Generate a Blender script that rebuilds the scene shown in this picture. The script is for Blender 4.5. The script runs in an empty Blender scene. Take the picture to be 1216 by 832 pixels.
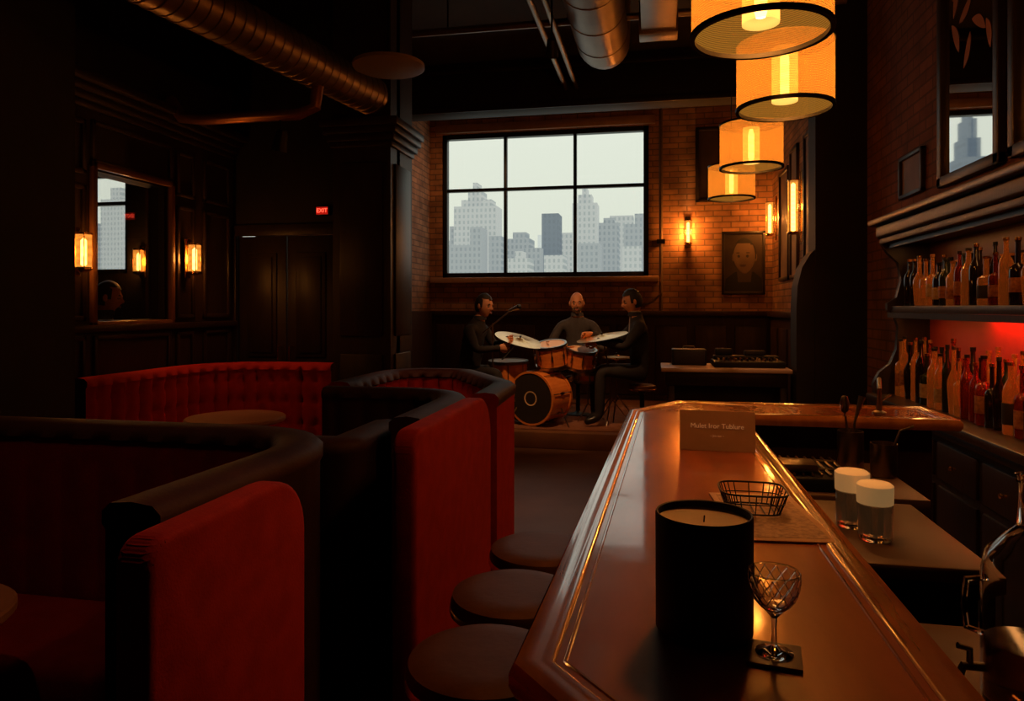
import bpy, bmesh, math, random
from mathutils import Vector, Matrix
random.seed(7)
S=bpy.context.scene
try:
    S.view_settings.view_transform='Standard'
    S.view_settings.look='None'
except Exception: pass
pi=math.pi
# ---------------------------------------------------------------- materials
def M(name,c,rough=.5,metal=0,c2=None,scale=8,bump=0,bscale=None,coat=0,trans=0,emis=None,es=0,ior=1.45,stretch=None,sheen=0,spec=None,ctint=None,rvar=0):
    m=bpy.data.materials.new(name); m.use_nodes=True
    nt=m.node_tree; n=nt.nodes; l=nt.links
    b=n['Principled BSDF']
    b.inputs['Base Color'].default_value=(*c,1); b.inputs['Roughness'].default_value=rough
    b.inputs['Metallic'].default_value=metal; b.inputs['IOR'].default_value=ior
    b.inputs['Coat Weight'].default_value=coat; b.inputs['Transmission Weight'].default_value=trans
    b.inputs['Coat Roughness'].default_value=.06
    if ctint: b.inputs['Coat Tint'].default_value=(*ctint,1)
    if spec is not None: b.inputs['Specular IOR Level'].default_value=spec
    if sheen:
        b.inputs['Sheen Weight'].default_value=sheen; b.inputs['Sheen Tint'].default_value=(*[min(1,x*3) for x in c],1)
    if emis: b.inputs['Emission Color'].default_value=(*emis,1); b.inputs['Emission Strength'].default_value=es
    tc=n.new('ShaderNodeTexCoord'); mp=n.new('ShaderNodeMapping'); l.new(tc.outputs['Object'],mp.inputs[0])
    if stretch: mp.inputs['Scale'].default_value=stretch
    if c2:
        t=n.new('ShaderNodeTexNoise'); t.inputs['Scale'].default_value=scale; t.inputs['Detail'].default_value=6
        l.new(mp.outputs[0],t.inputs[0])
        r=n.new('ShaderNodeValToRGB'); r.color_ramp.elements[0].color=(*c,1); r.color_ramp.elements[1].color=(*c2,1)
        r.color_ramp.elements[0].position=.35; r.color_ramp.elements[1].position=.7
        l.new(t.outputs[0],r.inputs[0]); l.new(r.outputs[0],b.inputs['Base Color'])
    if rvar:
        t3=n.new('ShaderNodeTexNoise'); t3.inputs['Scale'].default_value=6; t3.inputs['Detail'].default_value=9; t3.inputs['Roughness'].default_value=.75; l.new(tc.outputs['Object'],t3.inputs[0])
        q=n.new('ShaderNodeMapRange'); q.inputs[1].default_value=.42; q.inputs[2].default_value=.66; q.inputs[3].default_value=.045; q.inputs[4].default_value=.045+rvar
        l.new(t3.outputs[0],q.inputs[0]); l.new(q.outputs[0],b.inputs['Coat Roughness'])
    if bump:
        t2=n.new('ShaderNodeTexNoise'); t2.inputs['Scale'].default_value=bscale or scale*4; t2.inputs['Detail'].default_value=4
        l.new(mp.outputs[0],t2.inputs[0])
        bp=n.new('ShaderNodeBump'); bp.inputs['Strength'].default_value=bump; bp.inputs['Distance'].default_value=.01
        l.new(t2.outputs[0],bp.inputs['Height']); l.new(bp.outputs[0],b.inputs['Normal'])
    return m
def brick(name,axis,c1,c2,cm):
    m=bpy.data.materials.new(name); m.use_nodes=True
    nt=m.node_tree; n=nt.nodes; l=nt.links; b=n['Principled BSDF']; b.inputs['Roughness'].default_value=.85
    tc=n.new('ShaderNodeTexCoord'); sp=n.new('ShaderNodeSeparateXYZ'); cb=n.new('ShaderNodeCombineXYZ')
    l.new(tc.outputs['Object'],sp.inputs[0]); l.new(sp.outputs[0 if axis=='x' else 1],cb.inputs[0]); l.new(sp.outputs[2],cb.inputs[1])
    t=n.new('ShaderNodeTexBrick'); t.inputs['Scale'].default_value=1.0; t.inputs['Brick Width'].default_value=.25; t.inputs['Row Height'].default_value=.085
    t.inputs['Mortar Size'].default_value=.009; t.inputs['Mortar Smooth'].default_value=.25
    t.inputs['Color1'].default_value=(*c1,1); t.inputs['Color2'].default_value=(*c2,1); t.inputs['Mortar'].default_value=(*cm,1)
    l.new(cb.outputs[0],t.inputs[0])
    nz=n.new('ShaderNodeTexNoise'); nz.inputs['Scale'].default_value=4; nz.inputs['Detail'].default_value=5; l.new(tc.outputs['Object'],nz.inputs[0])
    rp=n.new('ShaderNodeMapRange'); rp.inputs[1].default_value=.3; rp.inputs[2].default_value=.7; rp.inputs[3].default_value=.55; rp.inputs[4].default_value=1.15; l.new(nz.outputs[0],rp.inputs[0])
    mx=n.new('ShaderNodeMix'); mx.data_type='RGBA'; mx.blend_type='MULTIPLY'; mx.inputs[0].default_value=1
    l.new(t.outputs[0],mx.inputs[6]); l.new(rp.outputs[0],mx.inputs[7]); l.new(mx.outputs[2],b.inputs['Base Color'])
    bp=n.new('ShaderNodeBump'); bp.inputs['Strength'].default_value=.6; bp.inputs['Distance'].default_value=.012; bp.invert=True
    l.new(t.outputs['Fac'],bp.inputs['Height']); l.new(bp.outputs[0],b.inputs['Normal'])
    return m
def E(name,c,s):
    m=bpy.data.materials.new(name); m.use_nodes=True; n=m.node_tree.nodes; n.clear()
    e=n.new('ShaderNodeEmission'); o=n.new('ShaderNodeOutputMaterial'); e.inputs[0].default_value=(*c,1); e.inputs[1].default_value=s
    m.node_tree.links.new(e.outputs[0],o.inputs[0]); return m
def pane(name,fac=.12,rough=.0):
    m=bpy.data.materials.new(name); m.use_nodes=True; n=m.node_tree.nodes; l=m.node_tree.links; n.clear()
    t=n.new('ShaderNodeBsdfTransparent'); g=n.new('ShaderNodeBsdfGlossy'); g.inputs['Roughness'].default_value=rough
    x=n.new('ShaderNodeMixShader'); x.inputs[0].default_value=fac; o=n.new('ShaderNodeOutputMaterial')
    l.new(t.outputs[0],x.inputs[1]); l.new(g.outputs[0],x.inputs[2]); l.new(x.outputs[0],o.inputs[0]); return m
def shademat(name,lo,hi,tcol,ec,es,sc=28):
    m=bpy.data.materials.new(name); m.use_nodes=True; n=m.node_tree.nodes; l=m.node_tree.links; n.clear()
    tc=n.new('ShaderNodeTexCoord'); w=n.new('ShaderNodeTexWave'); w.wave_type='BANDS'; w.bands_direction='Z'
    w.inputs['Scale'].default_value=sc; w.inputs['Distortion'].default_value=1.6; w.inputs['Detail'].default_value=3
    l.new(tc.outputs['Object'],w.inputs[0])
    mr=n.new('ShaderNodeMapRange'); mr.inputs[3].default_value=lo; mr.inputs[4].default_value=hi; l.new(w.outputs['Fac'],mr.inputs[0])
    t=n.new('ShaderNodeBsdfTransparent'); t.inputs[0].default_value=(1,.8,.5,1)
    tl=n.new('ShaderNodeBsdfTranslucent'); tl.inputs[0].default_value=(*tcol,1)
    e=n.new('ShaderNodeEmission'); e.inputs[0].default_value=(*ec,1); e.inputs[1].default_value=es
    a=n.new('ShaderNodeAddShader'); l.new(tl.outputs[0],a.inputs[0]); l.new(e.outputs[0],a.inputs[1])
    x=n.new('ShaderNodeMixShader'); l.new(mr.outputs[0],x.inputs[0]); l.new(a.outputs[0],x.inputs[1]); l.new(t.outputs[0],x.inputs[2])
    o=n.new('ShaderNodeOutputMaterial'); l.new(x.outputs[0],o.inputs[0]); return m
BRX=brick('brick_x','x',(.48,.23,.10),(.32,.14,.06),(.18,.10,.055))
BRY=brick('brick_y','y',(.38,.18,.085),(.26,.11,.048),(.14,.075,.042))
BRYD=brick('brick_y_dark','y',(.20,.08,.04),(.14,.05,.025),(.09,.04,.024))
DKW=M('dark_wood',(.017,.0095,.0065),.42,c2=(.028,.0155,.010),scale=5,stretch=(6,6,1),bump=.1,spec=.35)
DKP=M('dark_paint',(.012,.009,.007),.65,c2=(.018,.012,.009),scale=3,spec=.3)
CEIL=M('ceiling_black',(.026,.017,.012),.8,c2=(.044,.029,.02),scale=2,bump=.2)
FLR=M('floor_concrete',(.11,.052,.030),.5,c2=(.155,.076,.045),scale=1.8,bump=.1,bscale=14,spec=.3)
WAIN=M('wainscot_wood',(.035,.016,.009),.45,c2=(.055,.026,.014),scale=4,stretch=(5,5,1),spec=.35)
BARW=M('bar_mahogany',(.20,.034,.009),.34,c2=(.36,.080,.019),scale=2.6,stretch=(4,1,1),bump=.08,bscale=7,coat=1.0,ctint=(1,.88,.74),spec=.4,rvar=.10)
RIMW=M('bar_rim_wood',(.26,.08,.020),.20,c2=(.38,.13,.032),scale=6,stretch=(3,1,1),coat=1.0)
BARF=M('bar_front_wood',(.022,.008,.004),.45,c2=(.034,.012,.006),scale=4,stretch=(4,4,1),spec=.3)
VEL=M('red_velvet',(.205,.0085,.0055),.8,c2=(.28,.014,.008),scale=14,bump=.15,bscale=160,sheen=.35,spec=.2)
VELD=M('shaded_red_velvet',(.14,.007,.005),.85,c2=(.18,.010,.007),scale=10,bump=.15,bscale=160,sheen=.2,spec=.2)  # darker copy of the red velvet, shade put into its colour
VELF=M('lit_red_velvet',(.31,.013,.008),.8,c2=(.39,.020,.010),scale=12,bump=.15,bscale=160,sheen=.3,spec=.2)  # brighter copy of the red velvet, light put into its colour
LEA=M('dark_leather',(.030,.010,.008),.65,c2=(.042,.014,.010),scale=12,bump=.12,bscale=90,spec=.25)
STL=M('stool_leather',(.075,.027,.012),.5,c2=(.10,.038,.017),scale=10,bump=.08,bscale=50,spec=.14)
BLK=M('black_metal',(.012,.011,.010),.45,.5)
BLKM=M('matte_black_ceramic',(.012,.009,.008),.6,c2=(.016,.012,.010),scale=20,spec=.3)
STEEL=M('steel',(.32,.26,.20),.28,1,c2=(.25,.20,.155),scale=10)
DUCT=M('galvanised_duct',(.22,.15,.10),.38,.85,c2=(.29,.20,.13),scale=5)
BRASS=M('brass',(.75,.42,.13),.25,1)
CYM=M('cymbal_bronze',(.85,.50,.18),.28,.9,c2=(.7,.38,.12),scale=20)
DRUMW=M('drum_maple',(.72,.24,.05),.25,c2=(.58,.17,.035),scale=4,coat=.7,stretch=(1,1,8))
DHEAD=M('drum_head',(.70,.47,.26),.5)
DHB=M('drum_head_black',(.03,.024,.02),.3)
WAX=M('candle_wax',(.60,.42,.26),.5,c2=(.52,.36,.22),scale=9)
PAPER=M('paper',(.50,.28,.14),.7,c2=(.42,.23,.11),scale=30)
CARD=M('card_stock',(.34,.18,.10),.6,c2=(.38,.20,.11),scale=20)
INK=M('ink',(.95,.75,.55),.6,emis=(.9,.6,.35),es=.05)
INKD=M('ink_dark',(.02,.014,.010),.6)
GL=M('clear_glass',(.95,.93,.9),.03,trans=1,ior=1.45)
AMB=M('amber_spirit_glass',(.65,.19,.02),.05,trans=.75,emis=(.6,.16,.02),es=.05)
DKG=M('dark_bottle_glass',(.012,.007,.005),.06,spec=.6)
RDG=M('red_liqueur_glass',(.30,.03,.01),.06,trans=.5)
GRG=M('green_bottle_glass',(.016,.020,.008),.07)
LAB=M('bottle_label',(.46,.31,.16),.6,c2=(.27,.15,.065),scale=60)
LAB2=M('bottle_label_orange',(.40,.15,.04),.6,c2=(.18,.055,.02),scale=60)
FOAM=M('cream_top_glowing',(.90,.66,.36),.6,emis=(.85,.46,.16),es=.20)  # warm glow put into the foam so it reads brighter
MIR=M('mirror_silver',(.85,.85,.85),.02,1)
FRM=M('picture_frame_wood',(.022,.013,.009),.4)
GOLD=M('gold_leaf',(.30,.11,.02),.6,.2)
WINP=pane('window_glass',.03)
WFR=M('window_frame_black',(.01,.011,.012),.4,.3)
SKIN=M('skin',(.52,.24,.135),.6,c2=(.45,.20,.11),scale=12)
SUIT=M('dark_suit',(.014,.012,.014),.85,c2=(.019,.017,.020),scale=30)
SUIT2=M('charcoal_shirt',(.035,.032,.036),.85,c2=(.045,.042,.046),scale=30)
SHOE=M('shoe_leather',(.01,.009,.008),.3)
HAIR=M('dark_hair',(.012,.009,.007),.6,bump=.5,bscale=200)
HAIRG=M('grey_hair',(.20,.16,.13),.7,bump=.5,bscale=200)
BROW=M('brow_hair',(.03,.02,.014),.8)
EYEW=M('eye_white',(.40,.32,.26),.3)
LIP=M('lips',(.24,.06,.045),.5)
SHIRT=M('white_shirt',(.28,.23,.19),.7)
BULB=E('lamp_filament',(1,.66,.25),11)
BULB2=E('sconce_tube',(1,.52,.14),10)
SHD=shademat('woven_lamp_shade',.25,.62,(.20,.085,.014),(1,.40,.045),.44,48)
DIF=shademat('frosted_diffuser',.40,.55,(.02,.01,.002),(1,.52,.10),2.4,6)
SCG=shademat('sconce_glass',.55,.70,(.004,.0018,.0005),(1,.36,.05),1.5,6)
RUG=M('stage_carpet',(.14,.052,.026),.9,c2=(.19,.078,.04),scale=12,bump=.3)
STG=M('stage_wood',(.15,.066,.03),.5,c2=(.2,.085,.037),scale=5)
# ---------------------------------------------------------------- mesh builder
class B:
    def __init__(s): s.v=[];s.f=[];s.m=[];s.mats=[]
    def mi(s,m):
        if m not in s.mats: s.mats.append(m)
        return s.mats.index(m)
    def add(s,vs,fs,m,xf=None):
        o=len(s.v)
        for p in vs:
            p=Vector(p)
            s.v.append(tuple(xf@p if xf else p))
        ml=m if isinstance(m,list) else None
        for i,f in enumerate(fs):
            s.f.append([o+k for k in f]); s.m.append(s.mi(ml[i] if ml else m))
        return s
    def bm(s,bm,m,xf=None):
        bm.verts.ensure_lookup_table()
        s.add([v.co[:] for v in bm.verts],[[v.index for v in f.verts] for f in bm.faces],m,xf); bm.free(); return s
    def box(s,x0,x1,y0,y1,z0,z1,m,bev=0,seg=2,xf=None):
        bm=bmesh.new(); bmesh.ops.create_cube(bm,size=1)
        for v in bm.verts:
            v.co=Vector(((x0+x1)/2+v.co.x*(x1-x0),(y0+y1)/2+v.co.y*(y1-y0),(z0+z1)/2+v.co.z*(z1-z0)))
        if bev: bmesh.ops.bevel(bm,geom=bm.edges[:],offset=bev,segments=seg,affect='EDGES',profile=.5)
        bm.verts.index_update(); return s.bm(bm,m,xf)
    def prism(s,poly,z0,z1,m,bev=0,seg=2,xf=None):
        bm=bmesh.new(); vs=[bm.verts.new((x,y,z0)) for x,y in poly]; f=bm.faces.new(vs)
        r=bmesh.ops.extrude_face_region(bm,geom=[f])
        for g in r['geom']:
            if isinstance(g,bmesh.types.BMVert): g.co.z=z1
        bmesh.ops.recalc_face_normals(bm,faces=bm.faces[:])
        if bev: bmesh.ops.bevel(bm,geom=bm.edges[:],offset=bev,segments=seg,affect='EDGES',profile=.5)
        bm.verts.index_update(); return s.bm(bm,m,xf)
    def lathe(s,prof,c,m,seg=24,xf=None):
        vs=[];fs=[];rings=[];ms=[]
        for r,z in prof:
            if r<1e-6: rings.append([len(vs)]); vs.append((c[0],c[1],c[2]+z))
            else:
                rings.append(list(range(len(vs),len(vs)+seg)))
                for i in range(seg):
                    a=2*pi*i/seg; vs.append((c[0]+r*math.cos(a),c[1]+r*math.sin(a),c[2]+z))
        for k in range(len(rings)-1):
            a,b=rings[k],rings[k+1]; mm=m[k] if isinstance(m,list) else m
            for i in range(seg):
                j=(i+1)%seg
                if len(a)==1 and len(b)==1: continue
                if len(a)==1: fs.append([a[0],b[j],b[i]])
                elif len(b)==1: fs.append([a[i],a[j],b[0]])
                else: fs.append([a[i],a[j],b[j],b[i]])
                ms.append(mm)
        s.add(vs,fs,ms,xf); return s
    def tube(s,pts,r,m,seg=8,closed=False,xf=None):
        pts=[Vector(p) for p in pts]; n=len(pts); rs=r if isinstance(r,(list,tuple)) else [r]*n
        vs=[];fs=[]; up=None
        for i,p in enumerate(pts):
            if closed: t=(pts[(i+1)%n]-pts[i-1])
            else: t=pts[min(i+1,n-1)]-pts[max(i-1,0)]
            t.normalize()
            if up is None:
                up=Vector((0,0,1)) if abs(t.z)<.9 else Vector((1,0,0))
            a=t.cross(up)
            if a.length<1e-5: a=t.cross(Vector((1,.3,0)))
            a.normalize(); up2=a.cross(t); up=up2
            for k in range(seg):
                q=2*pi*k/seg; vs.append(p+(a*math.cos(q)+up2*math.sin(q))*rs[i])
        for i in range(n if closed else n-1):
            for k in range(seg):
                j=(i+1)%n; fs.append([i*seg+k,i*seg+(k+1)%seg,j*seg+(k+1)%seg,j*seg+k])
        if not closed: fs.append(list(range(seg))); fs.append([(n-1)*seg+k for k in range(seg)][::-1])
        return s.add(vs,fs,m,xf)
    def sph(s,c,r,m,seg=16,rings=10,xf=None):
        rx,ry,rz=(r,r,r) if isinstance(r,(int,float)) else r
        vs=[];fs=[]
        for i in range(rings+1):
            t=pi*i/rings
            for k in range(seg):
                a=2*pi*k/seg; vs.append((c[0]+rx*math.sin(t)*math.cos(a),c[1]+ry*math.sin(t)*math.sin(a),c[2]+rz*math.cos(t)))
        for i in range(rings):
            for k in range(seg): fs.append([i*seg+k,(i+1)*seg+k,(i+1)*seg+(k+1)%seg,i*seg+(k+1)%seg])
        return s.add(vs,fs,m,xf)
    def sweep(s,path,prof,mats,closed=False,tuft=None,caps=True):
        n=len(path);P=[Vector((a,b)) for a,b in path];vs=[];fs=[];ms=[];sl=0;m=len(prof)
        tot=sum((P[i+1]-P[i]).length for i in range(n-1))
        for i in range(n):
            d1=(P[i]-P[i-1]) if (i>0 or closed) else P[1]-P[0]
            d2=(P[(i+1)%n]-P[i]) if (i<n-1 or closed) else P[-1]-P[-2]
            d1.normalize();d2.normalize()
            n1=Vector((-d1.y,d1.x));n2=Vector((-d2.y,d2.x));nn=(n1+n2); nn=nn/max(nn.length,1e-6); nn=nn/max(.4,nn.dot(n1))
            if i>0: sl+=(P[i]-P[i-1]).length
            fade=max(0,min(1,min(sl,tot-sl)/.05))
            for (o,z) in prof:
                oo=o+(tuft(sl,z,o)*fade if tuft else 0)
                vs.append((P[i].x+nn.x*oo,P[i].y+nn.y*oo,z))
        for i in range(n if closed else n-1):
            j=(i+1)%n
            for k in range(m):
                k2=(k+1)%m; fs.append([i*m+k,j*m+k,j*m+k2,i*m+k2]); ms.append(mats[k] if isinstance(mats,list) else mats)
        if caps and not closed:
            cm=mats[-1] if isinstance(mats,list) else mats
            fs.append(list(range(m)));ms.append(cm);fs.append([(n-1)*m+k for k in range(m)][::-1]);ms.append(cm)
        return s.add(vs,fs,ms)
    def done(s,name,parent=None,loc=(0,0,0),rot=(0,0,0),ang=38,fix=True):
        me=bpy.data.meshes.new(name); me.from_pydata(s.v,[],s.f); me.update()
        for m in s.mats: me.materials.append(m)
        for p,mi in zip(me.polygons,s.m): p.material_index=mi; p.use_smooth=True
        if fix:
            bm=bmesh.new(); bm.from_mesh(me); bmesh.ops.recalc_face_normals(bm,faces=bm.faces[:]); bm.to_mesh(me); bm.free()
        me.set_sharp_from_angle(angle=math.radians(ang))
        o=bpy.data.objects.new(name,me); S.collection.objects.link(o)
        o.location=loc; o.rotation_euler=rot
        if parent: o.parent=parent
        return o
def G(name,loc=(0,0,0),rz=0):
    e=bpy.data.objects.new(name,None); e.empty_display_size=.1; e.location=loc; e.rotation_euler=(0,0,rz); S.collection.objects.link(e); return e
def light(name,kind,loc,energy,col,size=.05,parent=None,target=None,spot=60,blend=.6,sy=None):
    d=bpy.data.lights.new(name,kind); d.energy=energy; d.color=col
    if kind in('POINT','SPOT'): d.shadow_soft_size=size
    if kind=='SPOT': d.spot_size=math.radians(spot); d.spot_blend=blend
    if kind=='AREA': 
        d.size=size
        if sy: d.shape='RECTANGLE'; d.size_y=sy
    o=bpy.data.objects.new(name,d); S.collection.objects.link(o); o.location=loc
    if target is not None: o.rotation_euler=(Vector(target)-Vector(loc)).to_track_quat('-Z','Y').to_euler()
    if parent: o.parent=parent
    return o
def fillet(pts,rad,step=.04):
    out=[];n=len(pts)
    for i,p in enumerate(pts):
        p=Vector(p)
        if i in(0,n-1) or rad[i]<=0: out.append(p);continue
        a=Vector(pts[i-1]);b=Vector(pts[i+1]);da=(a-p).normalized();db=(b-p).normalized()
        ang=da.angle(db); t=rad[i]/math.tan(ang/2); p0=p+da*t;p1=p+db*t
        K=10
        for k in range(K+1):
            u=k/K; out.append((1-u)**2*p0+2*u*(1-u)*p+u*u*p1)
    res=[out[0]]
    for p in out[1:]:
        d=(p-res[-1]).length
        if d<1e-4: continue
        k=max(1,int(d/step)); q=res[-1].copy()
        for j in range(1,k+1): res.append(q+(p-q)*j/k)
    return [(p.x,p.y) for p in res]
# ================================================================ ROOM SHELL
CH=4.65
B().box(-6.6,2.1,-2.7,11.1,-.1,0,FLR).done('floor')
B().box(-3.95,2.1,-2.7,11.1,CH,CH+.12,CEIL).done('ceiling')
wb=B(); wx0,wx1,wz0,wz1=-3.27,-.06,2.02,4.28
wb.box(-3.6,wx0,10.8,11.05,0,CH,BRX).box(wx1,1.85,10.8,11.05,0,CH,BRX).box(wx0,wx1,10.8,11.05,0,wz0,BRX).box(wx0,wx1,10.8,11.05,wz1,CH,BRX)
wb.done('wall_back')
B().box(-3.61,-3.46,5.98,10.8,0,CH,BRY).done('wall_stage_left')
B().box(1.7,1.85,7.2,10.8,0,CH,BRY).done('wall_stage_right')
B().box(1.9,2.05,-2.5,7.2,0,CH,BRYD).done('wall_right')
wl=B(); oy0,oy1,oz0,oz1=4.23,4.98,1.46,2.50
wl.box(-3.95,-3.8,-2.5,oy0,0,CH,DKP).box(-3.95,-3.8,oy1,6.0,0,CH,DKP).box(-3.95,-3.8,oy0,oy1,0,oz0,DKP).box(-3.95,-3.8,oy0,oy1,oz1,CH,DKP)
wl.done('wall_left')
B().box(-3.95,2.05,-2.65,-2.5,0,CH,DKP).done('wall_front')
dw=B(); dw.box(-3.8,-3.74,5.9,5.98,0,CH,DKP).box(-2.78,-2.2,5.9,5.98,0,CH,DKP).box(-3.74,-2.78,5.9,5.98,2.26,CH,DKP); dw.done('wall_partition')
def door(name,x0,x1,side):
    d=B(); d.box(x0,x1,5.92,5.96,0.01,2.2,DKW,.003)
    for z0,z1 in((.2,.95),(1.1,2.05)):
        d.box(x0+.09,x1-.09,5.905,5.925,z0,z1,DKW,.008).box(x0+.13,x1-.13,5.893,5.91,z0+.04,z1-.04,DKW,.006)
    hx=x1-.05 if side>0 else x0+.05
    d.tube([(hx,5.915,1.0),(hx,5.86,1.0),(hx,5.86,1.2),(hx,5.915,1.2)],.008,BRASS)
    d.done(name)
door('door_1',-3.735,-3.265,1); door('door_2',-3.255,-2.785,-1)
B().box(-3.78,-3.735,5.86,5.9,0,2.26,DKW,.005).box(-2.785,-2.74,5.86,5.9,0,2.26,DKW,.005).box(-3.78,-2.74,5.86,5.9,2.2,2.3,DKW,.005).done('trim_door')
ex=G('exit_sign',(-2.88,5.87,2.41))
B().box(-.062,.062,-.02,.03,-.04,.04,BLK,.006).box(-.055,.055,-.024,-.02,-.033,.033,M('exit_panel',(.03,.002,.002),.5,emis=(1,.02,.01),es=.4)).done('housing',ex)
def text(s,size,mat,loc,rot,parent,name='lettering',ext=.0008):
    c=bpy.data.curves.new(name,'FONT'); c.body=s; c.size=size; c.align_x='CENTER'; c.align_y='CENTER'; c.extrude=ext
    c.materials.append(mat); o=bpy.data.objects.new(name,c); S.collection.objects.link(o); o.location=loc; o.rotation_euler=rot; o.parent=parent; return o
text('EXIT',.05,E('exit_red',(1,.06,.03),4),(0,-.026,0),(pi/2,0,0),ex)
w=B(); w.box(-3.46,1.7,10.76,10.8,0,1.42,WAIN)
for i in range(9):
    x=-3.4+i*.565; w.box(x+.05,x+.5,10.735,10.765,.25,1.28,WAIN,.012)
w.box(-3.46,1.7,10.70,10.8,1.42,1.5,WAIN,.012); w.done('trim_wainscot_back')
w=B(); w.box(1.66,1.7,7.22,10.7,0,1.42,WAIN)
for i in range(5):
    y=7.3+i*.68; w.box(1.64,1.67,y+.05,y+.58,.25,1.28,WAIN,.012)
w.box(1.61,1.7,7.22,10.7,1.42,1.5,WAIN,.012); w.done('trim_wainscot_right')
B().box(-3.46,-3.40,5.98,10.7,0,1.5,WAIN,.008).done('trim_wainscot_left')
B().box(-3.795,-3.77,-2.5,3.0,0,.16,DKW,.005).done('baseboard_left')
B().box(-3.44,1.68,10.68,10.735,0,.18,DKW,.005).done('baseboard_back')
# ---- big window
w=B(); f=.075
w.box(wx0,wx1,10.82,10.94,wz0,wz0+f,WFR,.006).box(wx0,wx1,10.82,10.94,wz1-f,wz1,WFR,.006).box(wx0,wx0+f,10.82,10.94,wz0,wz1,WFR,.006).box(wx1-f,wx1,10.82,10.94,wz0,wz1,WFR,.006)
for t in(.315,.655):
    x=wx0+(wx1-wx0)*t; w.box(x-.025,x+.025,10.84,10.92,wz0,wz1,WFR,.006)
zm=wz0+(wz1-wz0)*.61; w.box(wx0,wx1,10.84,10.92,zm-.025,zm+.025,WFR,.006)
w.box(wx0+f,wx1-f,10.878,10.882,wz0+f,wz1-f,WINP); w.done('window_1')
B().box(wx0-.15,wx1+.15,10.64,10.86,wz0-.09,wz0-.005,M('stone_sill',(.34,.18,.10),.7,c2=(.40,.22,.12)),.012).box(wx0-.1,wx1+.1,10.74,10.86,wz1+.01,wz1+.14,M('stone_lintel',(.30,.16,.09),.7,c2=(.36,.20,.11)),.01).done('trim_window_sill')
B().tube([(.12,10.74,1.5),(.12,10.74,2.3),(.12,10.74,4.0),(.12,10.74,CH)],.028,DUCT).tube([(.12,10.72,1.75),(-.0,10.72,1.64),(-.2,10.72,1.56),(-.24,10.72,1.5)],.018,DUCT).box(.06,.18,10.7,10.8,2.5,2.56,BLK).done('wall_conduit')
B().box(-3.46,1.85,8.7,9.0,4.02,CH,DKP,.01).box(-3.46,1.7,8.66,8.7,4.5,4.56,DKW,.01).box(-3.46,1.7,8.67,8.7,4.02,4.1,DKW,.01).done('ceiling_beam')
B().box(-3.8,1.9,3.1,3.3,4.4,CH,DKP,.01).done('ceiling_beam')
# ================================================================ PILLARS
p=B(); p.box(-2.73,-2.2,5.75,6.3,0,CH,DKW)
p.box(-2.77,-2.16,5.71,6.34,0,.22,DKW,.015)
for a,z0,z1 in((.02,2.93,2.98),(.045,2.98,3.04),(.07,3.04,3.10),(.09,3.10,3.17)): p.box(-2.73-a,-2.2+a,5.75-a,6.3+a,z0,z1,DKW,.012)
p.box(-2.66,-2.27,5.73,5.752,1.3,2.8,DKW,.012).box(-2.66,-2.27,5.73,5.752,.35,1.15,DKW,.012)
p.box(-2.202,-2.18,5.83,6.22,1.3,2.8,DKW,.012).box(-2.202,-2.18,5.83,6.22,.35,1.15,DKW,.012)
p.done('pillar')
B().box(-3.8,-3.36,3.0,3.62,0,CH,DKP).box(-3.8,-3.33,2.97,3.65,0,.2,DKW,.01).done('pillar')
p=B(); p.box(1.46,1.9,6.9,7.2,0,CH,DKP)
pr=[(1.46,0),(1.30,0),(1.30,1.55),(1.31,1.75),(1.35,1.92),(1.42,2.04),(1.46,2.08)]
xf=Matrix(((1,0,0,0),(0,0,1,0),(0,1,0,0),(0,0,0,1)))
p.prism(pr,6.92,7.2,DKP,xf=xf); p.done('pillar')
# ================================================================ LEFT PANELLED WALL
def ring(b,x,y0,y1,z0,z1,wd=.035,th=.025,m=DKW):
    b.box(x,x+th,y0,y1,z0,z0+wd,m,.008).box(x,x+th,y0,y1,z1-wd,z1,m,.008).box(x,x+th,y0,y0+wd,z0,z1,m,.008).box(x,x+th,y1-wd,y1,z0,z1,m,.008)
PNL=M('panelling_wood',(.028,.016,.010),.34,c2=(.042,.024,.015),scale=5,stretch=(6,6,1),bump=.08)
pl=B(); X=-3.8
pl.box(X,X+.03,3.66,oy0-.03,.0,3.0,PNL).box(X,X+.03,oy1+.03,5.88,0,3.0,PNL).box(X,X+.03,oy0-.03,oy1+.03,0,oz0-.03,PNL).box(X,X+.03,oy0-.03,oy1+.03,oz1+.03,3.0,PNL)
X+=.03
for z0,z1 in((2.45,2.82),(1.46,2.38),(.95,1.36),(.25,.85)):
    ring(pl,X,3.9,4.14,z0,z1,m=PNL); ring(pl,X,5.07,5.3,z0,z1,m=PNL); ring(pl,X,5.42,5.8,z0,z1,m=PNL)
ring(pl,X,oy0-.04,oy1+.04,oz1+.04,2.84,m=PNL); ring(pl,X,oy0-.02,oy1+.02,.95,1.36,m=PNL); ring(pl,X,oy0-.02,oy1+.02,.25,.85,m=PNL)
for a,z0,z1 in((.03,2.9,2.95),(.06,2.95,3.0),(.10,3.0,3.05),(.15,3.05,3.11)): pl.box(X,X+a,3.63,5.88,z0,z1,PNL,.01)
pl.box(X,X+.05,3.66,5.88,1.38,1.43,PNL,.01).box(X,X+.03,3.66,5.88,0,.18,PNL,.01)
pl.done('trim_wall_panelling')
w=B(); ring(w,X,oy0-.05,oy1+.05,oz0-.05,oz1+.05,.045,.035,M('mirror_trim_wood',(.14,.06,.026),.35,c2=(.18,.078,.036)))
w.box(-3.86,-3.855,oy0,oy1,oz0,oz1,pane('mirror_opening_glass',.10)); w.done('mirror_opening')  # wall mirror, made as a glazed opening onto an added room
ax0,ax1,az0,az1=-5.2,-4.40,1.84,2.71
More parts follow.
